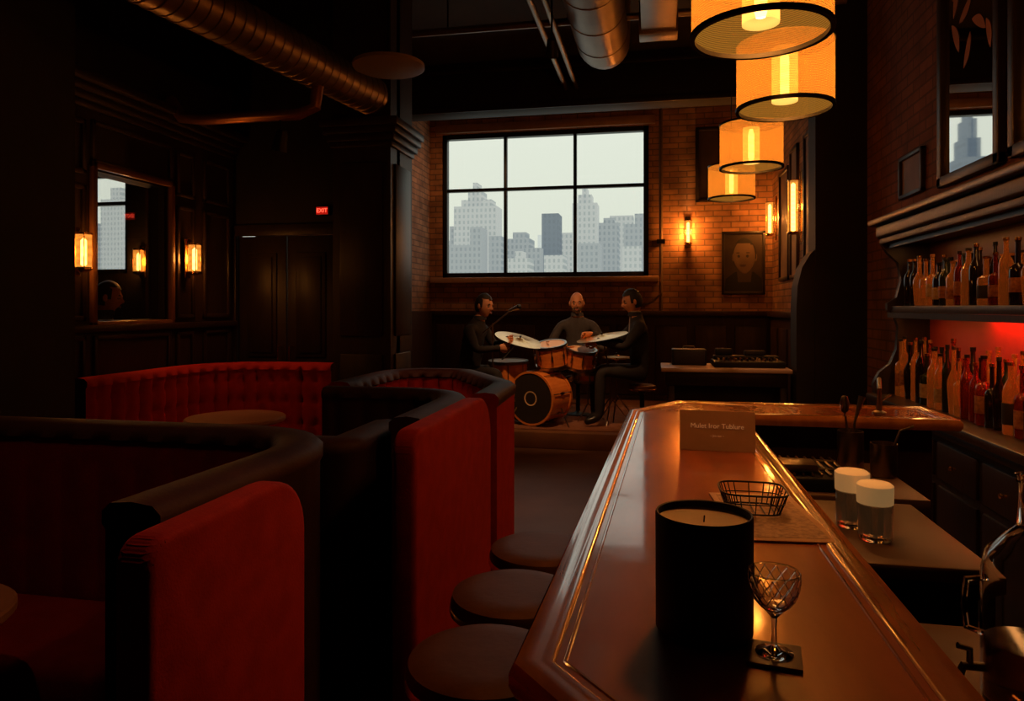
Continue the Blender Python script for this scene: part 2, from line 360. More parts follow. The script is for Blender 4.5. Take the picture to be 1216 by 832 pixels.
w=B(); w.box(-6.6,ax0,5.3,5.4,0,3.2,DKP).box(ax1,-3.95,5.3,5.4,0,3.2,DKP).box(ax0,ax1,5.3,5.4,0,az0,DKP).box(ax0,ax1,5.3,5.4,az1,3.2,DKP); w.done('wall_mirror_set_back')  # made-up room standing in for the mirror's reflection
B().box(-6.7,-6.6,2.9,5.4,0,3.2,DKP).done('wall_mirror_set_left'); B().box(-6.6,-3.95,2.9,3.0,0,3.2,DKP).done('wall_mirror_set_front'); B().box(-6.6,-3.95,2.9,5.4,3.2,3.3,CEIL).done('ceiling_mirror_set')
w=B(); 
for a in(ax0,-4.82,ax1-.04): w.box(a,a+.035,5.32,5.37,az0,az1,WFR,.004)
w.box(ax0,ax1,5.32,5.37,az0,az0+.04,WFR,.004).box(ax0,ax1,5.32,5.37,az1-.04,az1,WFR,.004).box(ax0,ax1,5.34,5.344,az0,az1,WINP).box(ax0,ax1,5.32,5.37,2.43,2.46,WFR); w.done('mirror_set_window')  # added window in place of the one reflected in the mirror
# ================================================================ SCONCES
def sconce(loc,rz,en=5,s=1.0,tall=1.0):
    g=G('wall_sconce',loc,rz)
    b=B(); b.box(0,.018,-.035*s,.035*s,-.16*s*tall,.16*s*tall,BRASS,.006)
    b.tube([(.015,0,-.05),(.05*s,0,-.06),(.075*s,0,-.06)],.009*s,BRASS).tube([(.015,0,.09*tall),(.05*s,0,.1*tall),(.075*s,0,.1*tall)],.007*s,BRASS)
    c=(.075*s,0,0); H=.12*s*tall
    b.lathe([(0,-H-.02),(.028*s,-H-.015),(.05*s,-H),(.05*s,-H+.015),(0.0,-H+.015)],c,BRASS,20)
    b.lathe([(.052*s,H-.012),(.052*s,H),(.046*s,H),(.046*s,H-.012),(.052*s,H-.012)],c,BRASS,20)
    for k in range(4):
        a=pi/4+k*pi/2; b.tube([(c[0]+.05*s*math.cos(a),.05*s*math.sin(a),-H),(c[0]+.05*s*math.cos(a),.05*s*math.sin(a),H)],.0035*s,BRASS,6)
    b.done('bracket',g)
    B().lathe([(.046*s,-H+.01),(.046*s,H-.01)],c,SCG,20).done('glass_shade',g)
    B().lathe([(0,-H+.02),(.018*s,-H+.03),(.018*s,H-.05),(0,H-.03)],c,BULB2,10).done('bulb_tube',g)
    light('sconce_light','POINT',(c[0],0,.0),en,(1,.40,.10),.05,g)
    return g
sconce((-3.74,4.02,1.92),0,10); sconce((-3.74,5.17,1.95),0,10)
sconce((-4.24,5.3,1.94),-pi/2,10,.85)  # added sconce in place of one reflected in the mirror
sconce((.51,10.8,2.66),-pi/2,100,1.2,1.2)
sconce((1.7,10.45,2.80),pi,46,1.2,1.6); sconce((1.7,8.70,2.72),pi,26,1.35,1.9)
# ================================================================ PENDANTS
def pendant(x,y,z,en=16):
    g=G('pendant_lamp',(x,y,z)); R=.194;H=.29
    B().lathe([(R,0.01),(R,H-.01)],(0,0,0),SHD,48).done('woven_shade',g)
    b=B()
    for zz in(0,H-.014): b.lathe([(R-.010,zz),(R+.004,zz),(R+.004,zz+.014),(R-.010,zz+.014),(R-.010,zz)],(0,0,0),BLK,48)
    for k in range(3):
        a=k*2*pi/3+.3; b.tube([(0,0,H-.01),((R-.008)*math.cos(a),(R-.008)*math.sin(a),H-.01)],.004,BLK,6)
    b.lathe([(0,H+.06),(.012,H+.06),(.022,H+.02),(.024,H-.04),(0,H-.04)],(0,0,0),BRASS,16)
    b.tube([(0,0,H+.05),(0,0,CH-z-.02)],.005,BLK,6); b.lathe([(0,CH-z-.04),(.05,CH-z-.035),(.06,CH-z),(0,CH-z)],(0,0,0),BLK,20)
    b.done('frame_and_cord',g)
    B().lathe([(0,.05),(.014,.055),(.018,.07),(.018,.22),(.010,H-.04),(0,H-.04)],(0,0,0),BULB,12).done('tube_bulb',g)
    B().lathe([(.052,.035),(.052,H-.03)],(0,0,0),DIF,28).done('inner_diffuser',g)
    light('pendant_light','POINT',(0,0,.12),en,(1,.40,.10),.06,g)
pendant(.305,2.14,2.33,46); pendant(.545,3.15,2.38,42); pendant(.62,4.76,2.44,32); pendant(.665,6.35,2.48,24)
# ================================================================ BAR
bar=G('bar_counter')
outer=[(.02,.74),(.385,.74),(.375,3.38),(1.28,3.38),(1.28,3.76),(.13,3.76),(-.09,3.38),(-.166,.955)]
B().prism(outer,1.02,1.062,BARW).done('counter_top',bar)
rp=outer
prof=[(.0,1.015),(-.018,1.018),(-.026,1.035),(-.026,1.052),(-.018,1.066),(-.006,1.070),(.006,1.069),(.014,1.0665),(.020,1.0665),(.028,1.0665),(.034,1.063),(.034,1.055)]
B().sweep(rp,prof,RIMW,closed=True).done('edge_moulding',bar)
b=B(); b.sweep(rp,[(.043,1.0605),(.046,1.0640),(.049,1.0640),(.052,1.0605)],RIMW,closed=True); b.done('inlay_bead',bar)
b=B(); body=[(.10,.85),(.30,.85),(.30,3.46),(1.22,3.46),(1.22,3.68),(.17,3.68),(.0,3.33),(-.04,1.05)]
b.prism(body,.08,1.02,BARF); b.prism([(.12,.9),(.28,.9),(.28,3.5),(1.18,3.5),(1.18,3.64),(.2,3.64),(.03,3.3),(0,1.1)],0,.08,BLK)
for i in range(5):
    y=1.15+i*.43; x=-.04+.04*(y-1.05)/2.28
    b.box(x-.018,x+.01,y,y+.36,.2,.92,BARF,.01); b.box(x-.026,x,y+.05,y+.31,.26,.86,BARF,.006)
b.tube([(-.15,1.0,.2),(-.09,3.3,.2)],.02,BRASS,10)
for y in(1.2,2.2,3.1): b.tube([(-.13,y,.2),(-.0,y,.2)],.01,BRASS,8)
b.done('bar_body',bar)
ub=G('bar_workstation')
SHW=M('service_ledge_metal',(.11,.058,.035),.40,.2,c2=(.085,.045,.027),scale=6,spec=.4)
b=B(); b.box(.43,.86,1.1,1.75,.80,.84,SHW,.006).box(.43,.86,1.1,1.75,.0,.80,BLK)
b.box(.43,.84,1.95,2.56,.86,.90,SHW,.008).box(.44,.80,1.97,2.54,.0,.86,BLK)
b.box(.43,.95,2.7,3.3,.84,.88,SHW,.006).box(.44,.92,2.72,3.28,0,.84,BLK).done('shelves',ub)
b=B(); b.box(.45,.72,2.74,3.1,.88,.93,BLK,.01)
for i in range(8): b.tube([(.48+i*.032,2.76,.938),(.48+i*.032,3.08,.938)],.005,STEEL,6)
b.tube([(.46,2.85,.94),(.71,2.85,.94)],.006,STEEL,6).tube([(.46,3.0,.94),(.71,3.0,.94)],.006,STEEL,6)
b.box(.47,.6,2.78,2.9,.943,.97,STEEL,.006); b.done('drip_grate',ub)
g=G('bar_faucet',(1.0,3.45,1.068)); b=B(); b.lathe([(0,0),(.03,0),(.03,.012),(.014,.02),(.012,.06),(0,.06)],(0,0,0),STEEL,16)
b.tube([(0,0,.05),(0,0,.12),(-.01,-.03,.16),(-.03,-.1,.17),(-.04,-.14,.13)],.009,STEEL,10).tube([(0,0,.06),(.05,.01,.09)],.006,STEEL,8); b.done('spout',g)
g=G('mixing_tool_jar',(.80,3.14,.882)); b=B(); b.lathe([(0,0),(.045,0),(.05,.01),(.05,.16),(.046,.16),(.044,.015),(0,.012)],(0,0,0),STEEL,20); b.done('steel_jar',g)
b=B(); b.tube([(0,0,.02),(.02,.01,.2),(.05,.02,.30)],[.005,.005,.014],STEEL,8).tube([(0.01,0,.02),(-.02,.01,.24)],.0045,STEEL,8).lathe([(0,0),(.014,.01),(.02,.04),(.012,.07),(0,.075)],(-.02,.01,.23),STEEL,12); b.done('bar_spoon',g)
g=G('mixing_glass',(.90,3.05,.882)); B().lathe([(0,0),(.045,0),(.048,.01),(.05,.13),(.047,.13),(.044,.015),(0,.012)],(0,0,0),STEEL,20).tube([(0,0,.02),(.06,.0,.18),(.11,.0,.2)],.005,STEEL,8).done('shaker_tin',g)
# ================================================================ BAR TOP THINGS
TZ=1.0625
g=G('table_card',(.215,2.50,TZ),-.05); 
B().box(-.124,.124,-.002,.002,0,.135,CARD,xf=Matrix.Rotation(-.16,4,'X')).box(-.124,.124,-.002,.002,0,.135,CARD,xf=Matrix.Translation((0,.045,0))@Matrix.Rotation(.16,4,'X')).done('folded_card',g)
text('Mulet Iror Tublure',.023,INK,(0,.0105,.082),(pi/2-.16,0,0),g,'lettering')
text('~ Jnu suc ~',.010,INK,(0,.005,.05),(pi/2-.16,0,0),g,'small_lettering',.0004)
g=G('candle_jar',(.076,1.11,TZ+.001)); 
B().lathe([(0,0),(.067,0),(.0715,.004),(.072,.174),(.0705,.177),(.068,.176),(.067,.165),(.067,.01),(0,.01)],(0,0,0),BLKM,56).done('jar',g)
B().lathe([(0,.162),(.05,.162),(.067,.166)],(0,0,0),WAX,40).tube([(0,0,.16),(.001,0,.172)],.0012,INKD,6).done('wax',g)
cx,cy=.166,1.04
B().box(-.036,.036,-.036,.036,0,.005,M('coaster_wood',(.07,.03,.014),.5,c2=(.10,.042,.02)),.0012).done('coaster',loc=(cx,cy,TZ+.001),rot=(0,0,-.15))
g=G('coupe_glass',(cx,cy,TZ+.0065)); g.scale=(1.02,1.02,1.18)
B().lathe([(0,0),(.024,0),(.025,.0015),(.012,.005),(.004,.009),(.0034,.03),(.0042,.042),(.012,.050),(.024,.060),(.032,.075),(.0335,.096),(.0325,.096),(.030,.077),(.022,.063),(.010,.054),(0,.052)],(0,0,0),GL,40).done('glass_bowl',g)
b=B()
for k in range(14):
    for sgn in(1,-1):
        pts=[]
        for j in range(6):
            t=j/5; a=k*2*pi/14+sgn*t*.9; z=.056+t*.038; r=[.019,.0265,.0306,.0328,.0338,.0344][j]; pts.append((r*math.cos(a),r*math.sin(a),z))
        b.tube(pts,.0008,GL,5)
b.lathe([(.0335,.0955),(.0343,.0965),(.0335,.0975),(.0327,.0965),(.0335,.0955)],(0,0,0),GL,36)
b.done('cut_pattern',g)
B().box(-.10,.10,-.19,.19,0,.004,PAPER,.001).box(-.085,.085,-.17,.17,.004,.0046,M('mat_print',(.42,.23,.11),.7,c2=(.20,.10,.05),scale=90)).done('printed_bar_mat',loc=(.262,1.74,TZ+.0006),rot=(0,0,.10))
g=G('wire_basket',(.232,1.76,TZ+.008)); b=B()
def rr(w,h,z,n=28): 
    return [(w*math.copysign(abs(math.cos(2*pi*k/n))**.5,math.cos(2*pi*k/n)),h*math.copysign(abs(math.sin(2*pi*k/n))**.5,math.sin(2*pi*k/n)),z) for k in range(n)]
b.tube(rr(.076,.07,.05),.0024,BLK,6,True); b.tube(rr(.070,.063,.028),.0014,BLK,6,True); b.tube(rr(.060,.052,.003),.0022,BLK,6,True)
lo=rr(.060,.052,.003);hi=rr(.076,.07,.05)
for k in range(28): b.tube([lo[k],hi[k]],.0014,BLK,5)
for k in range(5): b.tube([(-.045+k*.0225,-.05,.003),(-.045+k*.0225,.05,.003)],.0014,BLK,5)
b.done('wire_frame',g)
LIQ=M('pale_drink',(.62,.42,.26),.1,trans=.9,emis=(.5,.25,.1),es=.02)
def fglass(x,y,s):
    g=G('foam_topped_glass',(x,y,.901)); h=.165*s; g.scale=(.9,.9,1)
    B().lathe([(0,0),(.046,0),(.049,.004),(.052,h),(.049,h),(.0465,.014),(0,.012)],(0,0,0),GL,32).done('tumbler',g)
    B().lathe([(0,.013),(.0455,.015),(.0475,h*.70),(0,h*.70)],(0,0,0),LIQ,28).done('liquid',g)
    B().lathe([(.0525,h*.72),(.0535,h+.001),(.053,h+.010),(.045,h+.016),(0,h+.018)],(0,0,0),FOAM,28).done('foam',g)
fglass(.583,2.27,.9); fglass(.612,2.15,.86)
g=G('glass_dispenser_bottle',(.655,1.40,.841))
B().lathe([(0,0),(.07,0),(.076,.008),(.078,.03),(.078,.24),(.07,.275),(.045,.305),(.024,.325),(.021,.36),(.021,.40),(.026,.402),(.026,.415),(.019,.417),(.017,.40),(.017,.33),(.04,.30),(.065,.27),(.073,.24),(.073,.02),(0,.012)],(0,0,0),GL,40).done('bottle',g)
B().lathe([(0,.014),(.072,.022),(.072,.12),(0,.12)],(0,0,0),M('tonic_liquid',(.35,.15,.05),.05,trans=.8),32).done('liquid',g)
B().tube([(-.075,0,.07),(-.11,.0,.07),(-.118,0,.05)],.008,STEEL,10).tube([(-.1,0,.07),(-.1,0,.1),(-.12,.0,.105)],.006,STEEL,8).done('spigot',g)
B().tube([(-.07,.0,.23),(-.105,.0,.225),(-.11,0,.18),(-.105,0,.14),(-.075,0,.13)],.006,GL,8).done('handle',g)
# ================================================================ STOOLS
def stool(name,x,y,h,R=.19,m=STL,z=0):
    g=G(name,(x,y,z))
    B().lathe([(0,h-.075),(R-.02,h-.075),(R-.004,h-.06),(R,h-.035),(R-.006,h-.012),(R-.03,h-.002),(R*.6,h),(0,h-.002)],(0,0,0),m,40).lathe([(R-.002,h-.064),(R+.003,h-.06),(R+.003,h-.05),(R-.002,h-.046)],(0,0,0),BRASS,40).done('cushion',g)
    b=B(); b.lathe([(0,0),(.17*R/.19,0),(.17*R/.19,.012),(.05,.03),(.028,.05),(.026,h-.12),(.06,h-.085),(.09,h-.075),(0,h-.075)],(0,0,0),BLK,28)
    if h>.6:
        b.tube([(.13*math.cos(a),.13*math.sin(a),.28) for a in[k*2*pi/24 for k in range(24)]],.009,BRASS,8,True)
        for k in range(3): a=k*2*pi/3; b.tube([(0,0,.28),(.13*math.cos(a),.13*math.sin(a),.28)],.007,BRASS,6)
    b.done('pedestal',g)
for x,y in((-.395,1.66),(-.40,2.06),(-.375,2.46)): stool('bar_stool',x,y,.72)
# ================================================================ BOOTHS
def chanf(sx,d,btn=True):
    def f(s,z,o):
        if o<.05 or z<.42 or z>1.07: return 0
        ph=(s/sx-math.floor(s/sx)); v=abs(math.sin(pi*s/sx))**.5
        dd=0
        if btn:
            for zr in(.62,.80,.97):
                q=(min(ph,1-ph)*sx)**2+(z-zr)**2; dd+=.022*math.exp(-q/.0006)
        return d*v-d*.4-dd
    return f
def booth(name,path,rad,h=1.1,t=.15,inn=VEL,out=LEA,rim=LEA,seat=None,seatm=None,tuft=True,flip=False):
    g=G(name); pth=fillet(path,rad,.020 if tuft else .06)
    if flip: pth=pth[::-1]
    a=t/2
    prof=[(-a,0.0),(-a,h-.07),(-a-.010,h-.05),(-a-.010,h-.02),(-a+.012,h),(0,h+.006),(a-.012,h),(a+.010,h-.02),(a+.010,h-.05),(a,h-.06)]
    mats=[out]+[rim]*8
    nz=26; zz=[h-.06-(h-.06-.40)*k/nz for k in range(1,nz+1)]
    for z in zz: prof.append((a,z)); mats.append(inn)
    prof.append((a,0)); mats.append(inn); mats.append(out)
    tf=None
    if tuft=='chan': tf=chanf(.13,.042)
    elif tuft=='soft': tf=chanf(.16,.020,False)
    B().sweep(pth,prof,mats,tuft=tf).done('backrest',g,ang=60)
    if seat:
        for i,(x0,x1,y0,y1) in enumerate(seat):
            b=B(); b.box(x0,x1,y0,y1,.30,.47,seatm or inn,.045,4).box(x0+.03,x1-.03,y0+.03,y1-.03,0,.31,DKW)
            b.done('seat_%d'%(i+1),g)
    return g
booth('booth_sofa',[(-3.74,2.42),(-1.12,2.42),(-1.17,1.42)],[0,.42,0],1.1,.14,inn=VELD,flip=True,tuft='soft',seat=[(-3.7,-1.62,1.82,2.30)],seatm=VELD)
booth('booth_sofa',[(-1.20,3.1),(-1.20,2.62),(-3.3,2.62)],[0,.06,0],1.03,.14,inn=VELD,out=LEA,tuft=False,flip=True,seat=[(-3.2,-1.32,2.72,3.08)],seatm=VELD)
def divider(name,x,y0,y1,h,t=.08,r=.13,r0=.04):
    pts=[(y0,0)]
    for k in range(6):
        a=pi/2*k/5; pts.append((y0+r0-r0*math.cos(a),h-r0+r0*math.sin(a)))
    for k in range(9):
        a=pi/2*k/8; pts.append((y1-r+r*math.sin(a),h-r+r*math.cos(a)))
    pts.append((y1,0))
    xf=Matrix(((0,0,1,0),(1,0,0,0),(0,1,0,0),(0,0,0,1)))
    B().prism(pts,x-t,x,VEL,.020,4,xf=xf).done(name,ang=50)
divider('booth_end_panel',-.9,1.14,1.74,1.12,r=.15,r0=.05)
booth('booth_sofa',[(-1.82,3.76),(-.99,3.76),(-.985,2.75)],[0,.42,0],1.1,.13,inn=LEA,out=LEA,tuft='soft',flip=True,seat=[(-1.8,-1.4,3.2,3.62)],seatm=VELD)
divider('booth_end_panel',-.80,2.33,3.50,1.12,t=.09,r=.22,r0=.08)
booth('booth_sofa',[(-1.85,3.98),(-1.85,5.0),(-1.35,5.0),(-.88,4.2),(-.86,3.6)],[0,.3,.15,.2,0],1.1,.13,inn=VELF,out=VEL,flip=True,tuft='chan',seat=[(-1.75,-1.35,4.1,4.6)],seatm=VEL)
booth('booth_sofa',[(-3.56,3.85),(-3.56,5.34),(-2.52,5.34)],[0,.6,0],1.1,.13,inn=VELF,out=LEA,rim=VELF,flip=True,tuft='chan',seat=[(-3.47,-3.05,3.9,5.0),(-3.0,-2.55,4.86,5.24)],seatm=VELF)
TTW=M('table_top_wood',(.34,.18,.11),.35,c2=(.40,.21,.13))
def table(name,x,y,z,R):
    g=G(name,(x,y,0)); B().lathe([(0,z-.035),(R-.01,z-.035),(R,z-.025),(R,z-.006),(R-.006,z),(0,z)],(0,0,0),TTW,48).done('top',g)
    B().lathe([(0,0),(.2,0),(.2,.015),(.05,.03),(.03,.06),(.03,z-.08),(.09,z-.036),(0,z-.036)],(0,0,0),BLK,28).done('pedestal',g)
table('round_table',-2.74,4.30,.82,.32); table('round_table',-1.98,1.545,.72,.26)
# ================================================================ BACK BAR
bb=G('back_bar_cabinet')
b=B(); b.box(1.54,1.9,1.0,5.4,.08,.9,DKW).box(1.58,1.9,1.0,5.38,0,.08,BLK).box(1.48,1.9,.98,5.42,.9,.95,PNL,.012).box(1.50,1.9,1.0,5.41,.86,.9,DKW,.008)
for i in range(8):
    y=1.08+i*.54; b.box(1.525,1.545,y,y+.48,.62,.82,DKW,.008).box(1.525,1.545,y,y+.48,.14,.58,DKW,.008)
b.done('base_cabinet',bb)
b=B()
for i in range(8):
    y=1.08+i*.54+.24; b.lathe([(0,0),(.008,0),(.006,.012),(.014,.02),(.012,.028),(0,.03)],(0,0,0),BRASS,12,xf=Matrix.Translation((1.525,y,.72))@Matrix.Rotation(-pi/2,4,'Y'))
b.done('drawer_knobs',bb)
PAN=M('back_panel',(.06,.016,.009),.5,c2=(.09,.022,.012),scale=4); PANR=M('back_panel_red_glow',(.34,.04,.024),.5,c2=(.42,.05,.03),scale=4)  # red of the lower panel paints in the red shelf glow
b=B(); b.box(1.87,1.9,1.0,5.38,1.55,2.02,PAN).box(1.87,1.9,1.0,5.38,.95,1.55,PANR).box(1.62,1.88,1.0,5.34,1.515,1.56,DKW,.006)
b.box(1.56,1.9,1.0,5.38,1.99,2.03,DKW,.006).box(1.54,1.9,1.0,5.40,2.03,2.12,DKW,.02,4).box(1.50,1.9,1.0,5.44,2.12,2.165,PNL,.012)
b.box(1.60,1.62,1.0,5.34,1.48,1.515,DKW).box(1.60,1.62,1.0,5.34,1.96,1.99,DKW)
sc=[(1.9,.95),(1.52,.95),(1.51,1.02),(1.55,1.10),(1.62,1.16),(1.66,1.26),(1.67,1.42),(1.64,1.50),(1.60,1.53),(1.60,1.58),(1.66,1.62),(1.69,1.74),(1.67,1.86),(1.60,1.93),(1.56,2.0),(1.9,2.0)]
xfs=Matrix(((1,0,0,0),(0,0,1,0),(0,1,0,0),(0,0,0,1)))
b.prism(sc,5.34,5.39,DKW,xf=xfs); b.prism(sc,2.3,2.34,DKW,xf=xfs); b.done('shelving',bb)
STR=E('led_strip_warm',(1,.35,.08),.4); STRR=E('led_strip_red',(1,.03,.015),1.0)
B().box(1.63,1.65,2.5,5.3,1.98,1.99,STR).done('led_strip_upper',bb); B().box(1.80,1.82,3.2,4.5,1.505,1.515,STRR).done('led_strip_lower',bb)
light('shelf_light','AREA',(1.72,3.9,1.975),2.8,(1,.42,.12),.06,bb,(1.78,3.9,1.0),sy=2.6).rotation_euler=(0,0,0)
light('shelf_light_red','AREA',(1.81,3.85,1.50),3.6,(1,.02,.010),.04,bb,(1.8,3.3,1.0),sy=1.1).rotation_euler=(0,-.45,0)
light('shelf_light_amber','AREA',(1.66,4.1,1.50),3.2,(1,.42,.10),.05,bb,(1.8,4.0,1.0),sy=2.2).rotation_euler=(0,0,0)
def bottles(name,z,x0,x1,y0,y1,hm):
    b=B(); y=y0
    kinds=[AMB,DKG,AMB,DKG,RDG,GRG,AMB,DKG,DKG]
    rows=[x1,x0]
    for ri,x in enumerate(rows):
        y=y0+(.03 if ri else 0)
        while y<y1:
            r=random.uniform(.028,.041); h=random.uniform(.26,.35)*hm; k=random.choice(kinds); t=random.random()
            if t<.5: pr=[(0,0),(r*.95,0),(r,.006),(r,h*.58),(r*.85,h*.66),(r*.36,h*.76),(r*.32,h*.93),(r*.38,h*.935),(r*.38,h*.95)]
            elif t<.8: pr=[(0,0),(r,0),(r*1.05,.008),(r*1.05,h*.5),(r*.95,h*.56),(r*.34,h*.62),(r*.3,h*.93),(r*.38,h*.94),(r*.38,h*.95)]
            else: pr=[(0,0),(r*.8,0),(r*.85,.01),(r*1.12,h*.4),(r*1.1,h*.5),(r*.4,h*.66),(r*.32,h*.93),(r*.4,h*.94),(r*.4,h*.95)]
            b.lathe(pr,(x,y,z),k,12)
            b.lathe([(r*.4,h*.95),(r*.42,h*.955),(r*.42,h),(0,h)],(x,y,z),random.choice([BLK,BRASS,INKD,LAB2]),10)
            if t<.8 and random.random()<.55:
                q=h*random.uniform(.12,.2); q2=h*random.uniform(.36,.45); b.lathe([(r*1.055,q),(r*1.06,q+.001),(r*1.06,q2),(r*1.055,q2+.001)],(x,y,z),random.choice([LAB,LAB2,LAB2,INKD]),12)
            y+=r*2+random.uniform(.014,.045)
    b.done(name)
bottles('liquor_bottles',1.561,1.71,1.79,2.42,5.28,.98)
bottles('liquor_bottles',.951,1.66,1.77,2.42,5.28,1.18)
def mirrorframe(y0,y1,z0,z1,leaves):
    g=G('framed_mirror'); b=B(); x=1.9
    for a,c in((y0,y0+.07),(y1-.07,y1)): b.box(x-.05,x-.002,a,c,z0,z1,FRM,.01)
    b.box(x-.05,x-.002,y0,y1,z0,z0+.07,FRM,.01).box(x-.05,x-.002,y0,y1,z1-.07,z1,FRM,.01); b.done('frame',g)
    B().box(x-.02,x-.003,y0+.06,y1-.06,z0+.06,z1-.06,MIR).done('mirror_glass',g)
    b=B()
    for (yc,zc,rot,L) in leaves:
        vs=[];K=8
        for i in range(K+1):
            t=i/K; wd=.15*L*math.sin(pi*t)**.8
            for sg in(-1,1):
                ly=(t-.5)*L; lz=sg*wd+.08*L*math.sin(pi*t); vs.append((x-.0215-.002*math.sin(pi*t),yc+ly*math.cos(rot)-lz*math.sin(rot),zc+ly*math.sin(rot)+lz*math.cos(rot)))
        b.add(vs,[[2*i,2*i+1,2*i+3,2*i+2] for i in range(K)],GOLD)
    b.tube([(x-.023,y0+.2,z1-.1),(x-.023,y0+.35,z1-.5),(x-.023,y1-.2,z1-.8)],.004,GOLD,6)
    b.done('gilt_leaves',g)
lv=[(4.95,3.25,1.1,.24),(4.78,3.12,2.0,.22),(4.62,3.22,.6,.22),(4.95,3.5,1.8,.24),(4.5,3.12,1.3,.2),(4.8,3.38,2.6,.22),(4.6,3.5,1.2,.22)]
mirrorframe(4.32,5.18,2.34,4.3,lv); mirrorframe(3.36,4.22,2.34,4.3,[(a-.95,c,r,l) for a,c,r,l in lv])
def picture(face,a0,a1,z0,z1,pos,art,fw=.03):
    b=B()
    if face=='back': xf=Matrix(((1,0,0,0),(0,0,-1,pos),(0,1,0,0),(0,0,0,1)))
    else: xf=Matrix(((0,0,-1,pos),(1,0,0,0),(0,1,0,0),(0,0,0,1)))
    for q in((a0,a0+fw,z0,z1),(a1-fw,a1,z0,z1),(a0,a1,z0,z0+fw),(a0,a1,z1-fw,z1)): b.box(*q,0.001,.035,FRM,.006,xf=xf)
    b.box(a0+.01,a1-.01,z0+.01,z1-.01,.001,.012,art,xf=xf)
    return b,xf
ARTD=M('art_dark',(.035,.02,.012),.5,c2=(.07,.04,.022),scale=3)
ARTP=M('art_pale',(.22,.14,.085),.6,c2=(.12,.075,.045),scale=3)
def headgeo(b,c,R,s,skin,hair,bald=False,beard=False,eyew=EYEW,lip=LIP,brow=BROW,hl=.56,nostr=True):
    xf=Matrix.Translation(c)@R@Matrix.Scale(s,4)
    seg,rg=36,28
    def d(x,y,z,g=1.0):
        X=x*.077*g;Y=y*.096*g;Z=z*.122*(g if z>0 else 1+(g-1)*.4)
        if z<0: X*=1-.26*(-z)**1.8; Y*=1-.10*(-z)
        if y>0:
            Y+=.030*math.exp(-(x/.14)**2-((z+.16)/.17)**2)
            Y+=.009*math.exp(-(x/.45)**2-((z-.2)/.1)**2)
            Y-=.018*math.exp(-((abs(x)-.38)/.19)**2-((z-.03)/.12)**2)
            Y+=.008*math.exp(-(x/.25)**2-((z+.5)/.1)**2)
            Y-=.006*math.exp(-((abs(x)-.5)/.15)**2-((z+.4)/.2)**2)
            Y+=.014*math.exp(-(x/.3)**2-((z+.88)/.18)**2)
        return (X,Y,Z)
    def shellg(g,keep):
        vs=[];fs=[]
        for i in range(rg+1):
            t=pi*i/rg
            for k in range(seg):
                a=2*pi*k/seg; vs.append(d(math.sin(t)*math.cos(a),math.sin(t)*math.sin(a),math.cos(t),g))
        for i in range(rg):
            for k in range(seg):
                t=pi*(i+.5)/rg;a=2*pi*(k+.5)/seg
                if keep(math.sin(t)*math.cos(a),math.sin(t)*math.sin(a),math.cos(t)): fs.append([i*seg+k,(i+1)*seg+k,(i+1)*seg+(k+1)%seg,i*seg+(k+1)%seg])
        return vs,fs
    vs,fs=shellg(1,lambda x,y,z:True); b.add(vs,fs,skin,xf)
    if bald: vs,fs=shellg(1.04,lambda x,y,z:(y<.15 and -.45<z<.35))
    else: vs,fs=shellg(1.10,lambda x,y,z:(z>hl+.06*x) or (y<.05 and z>-.5) or (abs(x)>.80 and y<.3 and z>-.1))
    b.add(vs,fs,hair,xf)
    if beard:
        vs,fs=shellg(1.05,lambda x,y,z:(y>.0 and -.98<z<-.38 and not(abs(x)<.25 and -.56<z<-.44))); b.add(vs,fs,hair,xf)
    for q in(-1,1):
        b.sph((q*.029,.075,.004),.0125,eyew,12,8,xf); b.sph((q*.029,.0855,.004),.0062,INKD,8,6,xf)
        b.sph((q*.030,.086,.027),(.020,.008,.005),brow,10,6,xf)
        b.sph((q*.079,-.004,-.005),(.010,.019,.030),skin,10,8,xf)
        if nostr: b.sph((q*.008,.110,-.032),(.004,.004,.0025),INKD,6,4,xf)
    b.sph((0,.097,-.059),(.026,.006,.0045),lip,10,6,xf); b.sph((0,.096,-.067),(.022,.006,.005),lip,10,6,xf)
b,xf=picture('back',.99,1.60,1.74,2.66,10.8,ARTD,.04)
PF=M('portrait_face',(.17,.105,.066),.8,c2=(.10,.06,.036),scale=3); PJ=M('portrait_jacket',(.010,.008,.006),.6); PH=M('portrait_hair',(.016,.010,.008),.7); PE=M('portrait_eye',(.06,.037,.025),.7); PL=M('portrait_lips',(.07,.04,.026),.8)
cxp=1.31
b.add([(1.03,1.79,.0135),(1.56,1.79,.0135),(1.55,1.97,.0135),(1.44,2.07,.0135),(1.18,2.07,.0135),(1.05,1.97,.0135)],[[0,1,2,3,4,5]],PJ,xf)
b.add([(cxp-.09,1.92,.0145),(cxp+.09,1.92,.0145),(cxp+.11,2.16,.0145),(cxp-.11,2.16,.0145)],[[0,1,2,3]],PE,xf)
Rf=Matrix.Diagonal((2.0,.16,2.05,1))@Matrix.Rotation(pi-.12,4,'Z')
headgeo(b,(cxp,10.787,2.29),Rf,1,PF,PH,eyew=PE,lip=PL,brow=PE,hl=.70,nostr=False)
b.done('portrait_picture',fix=False)
b,xf=picture('back',.62,1.15,3.1,4.2,10.8,ARTD,.05); b.done('framed_painting')
b,xf=picture('right',9.45,10.1,1.9,3.35,1.7,ARTP,.05); b.done('framed_print')
b,xf=picture('right',8.88,9.35,1.9,3.5,1.7,ARTP,.05); b.done('framed_print')
b,xf=picture('right',8.1,8.52,1.9,3.5,1.7,ARTP,.05); b.done('framed_print')
b,xf=picture('right',5.5,5.98,2.38,2.70,1.9,ARTP,.03); b.done('framed_print')
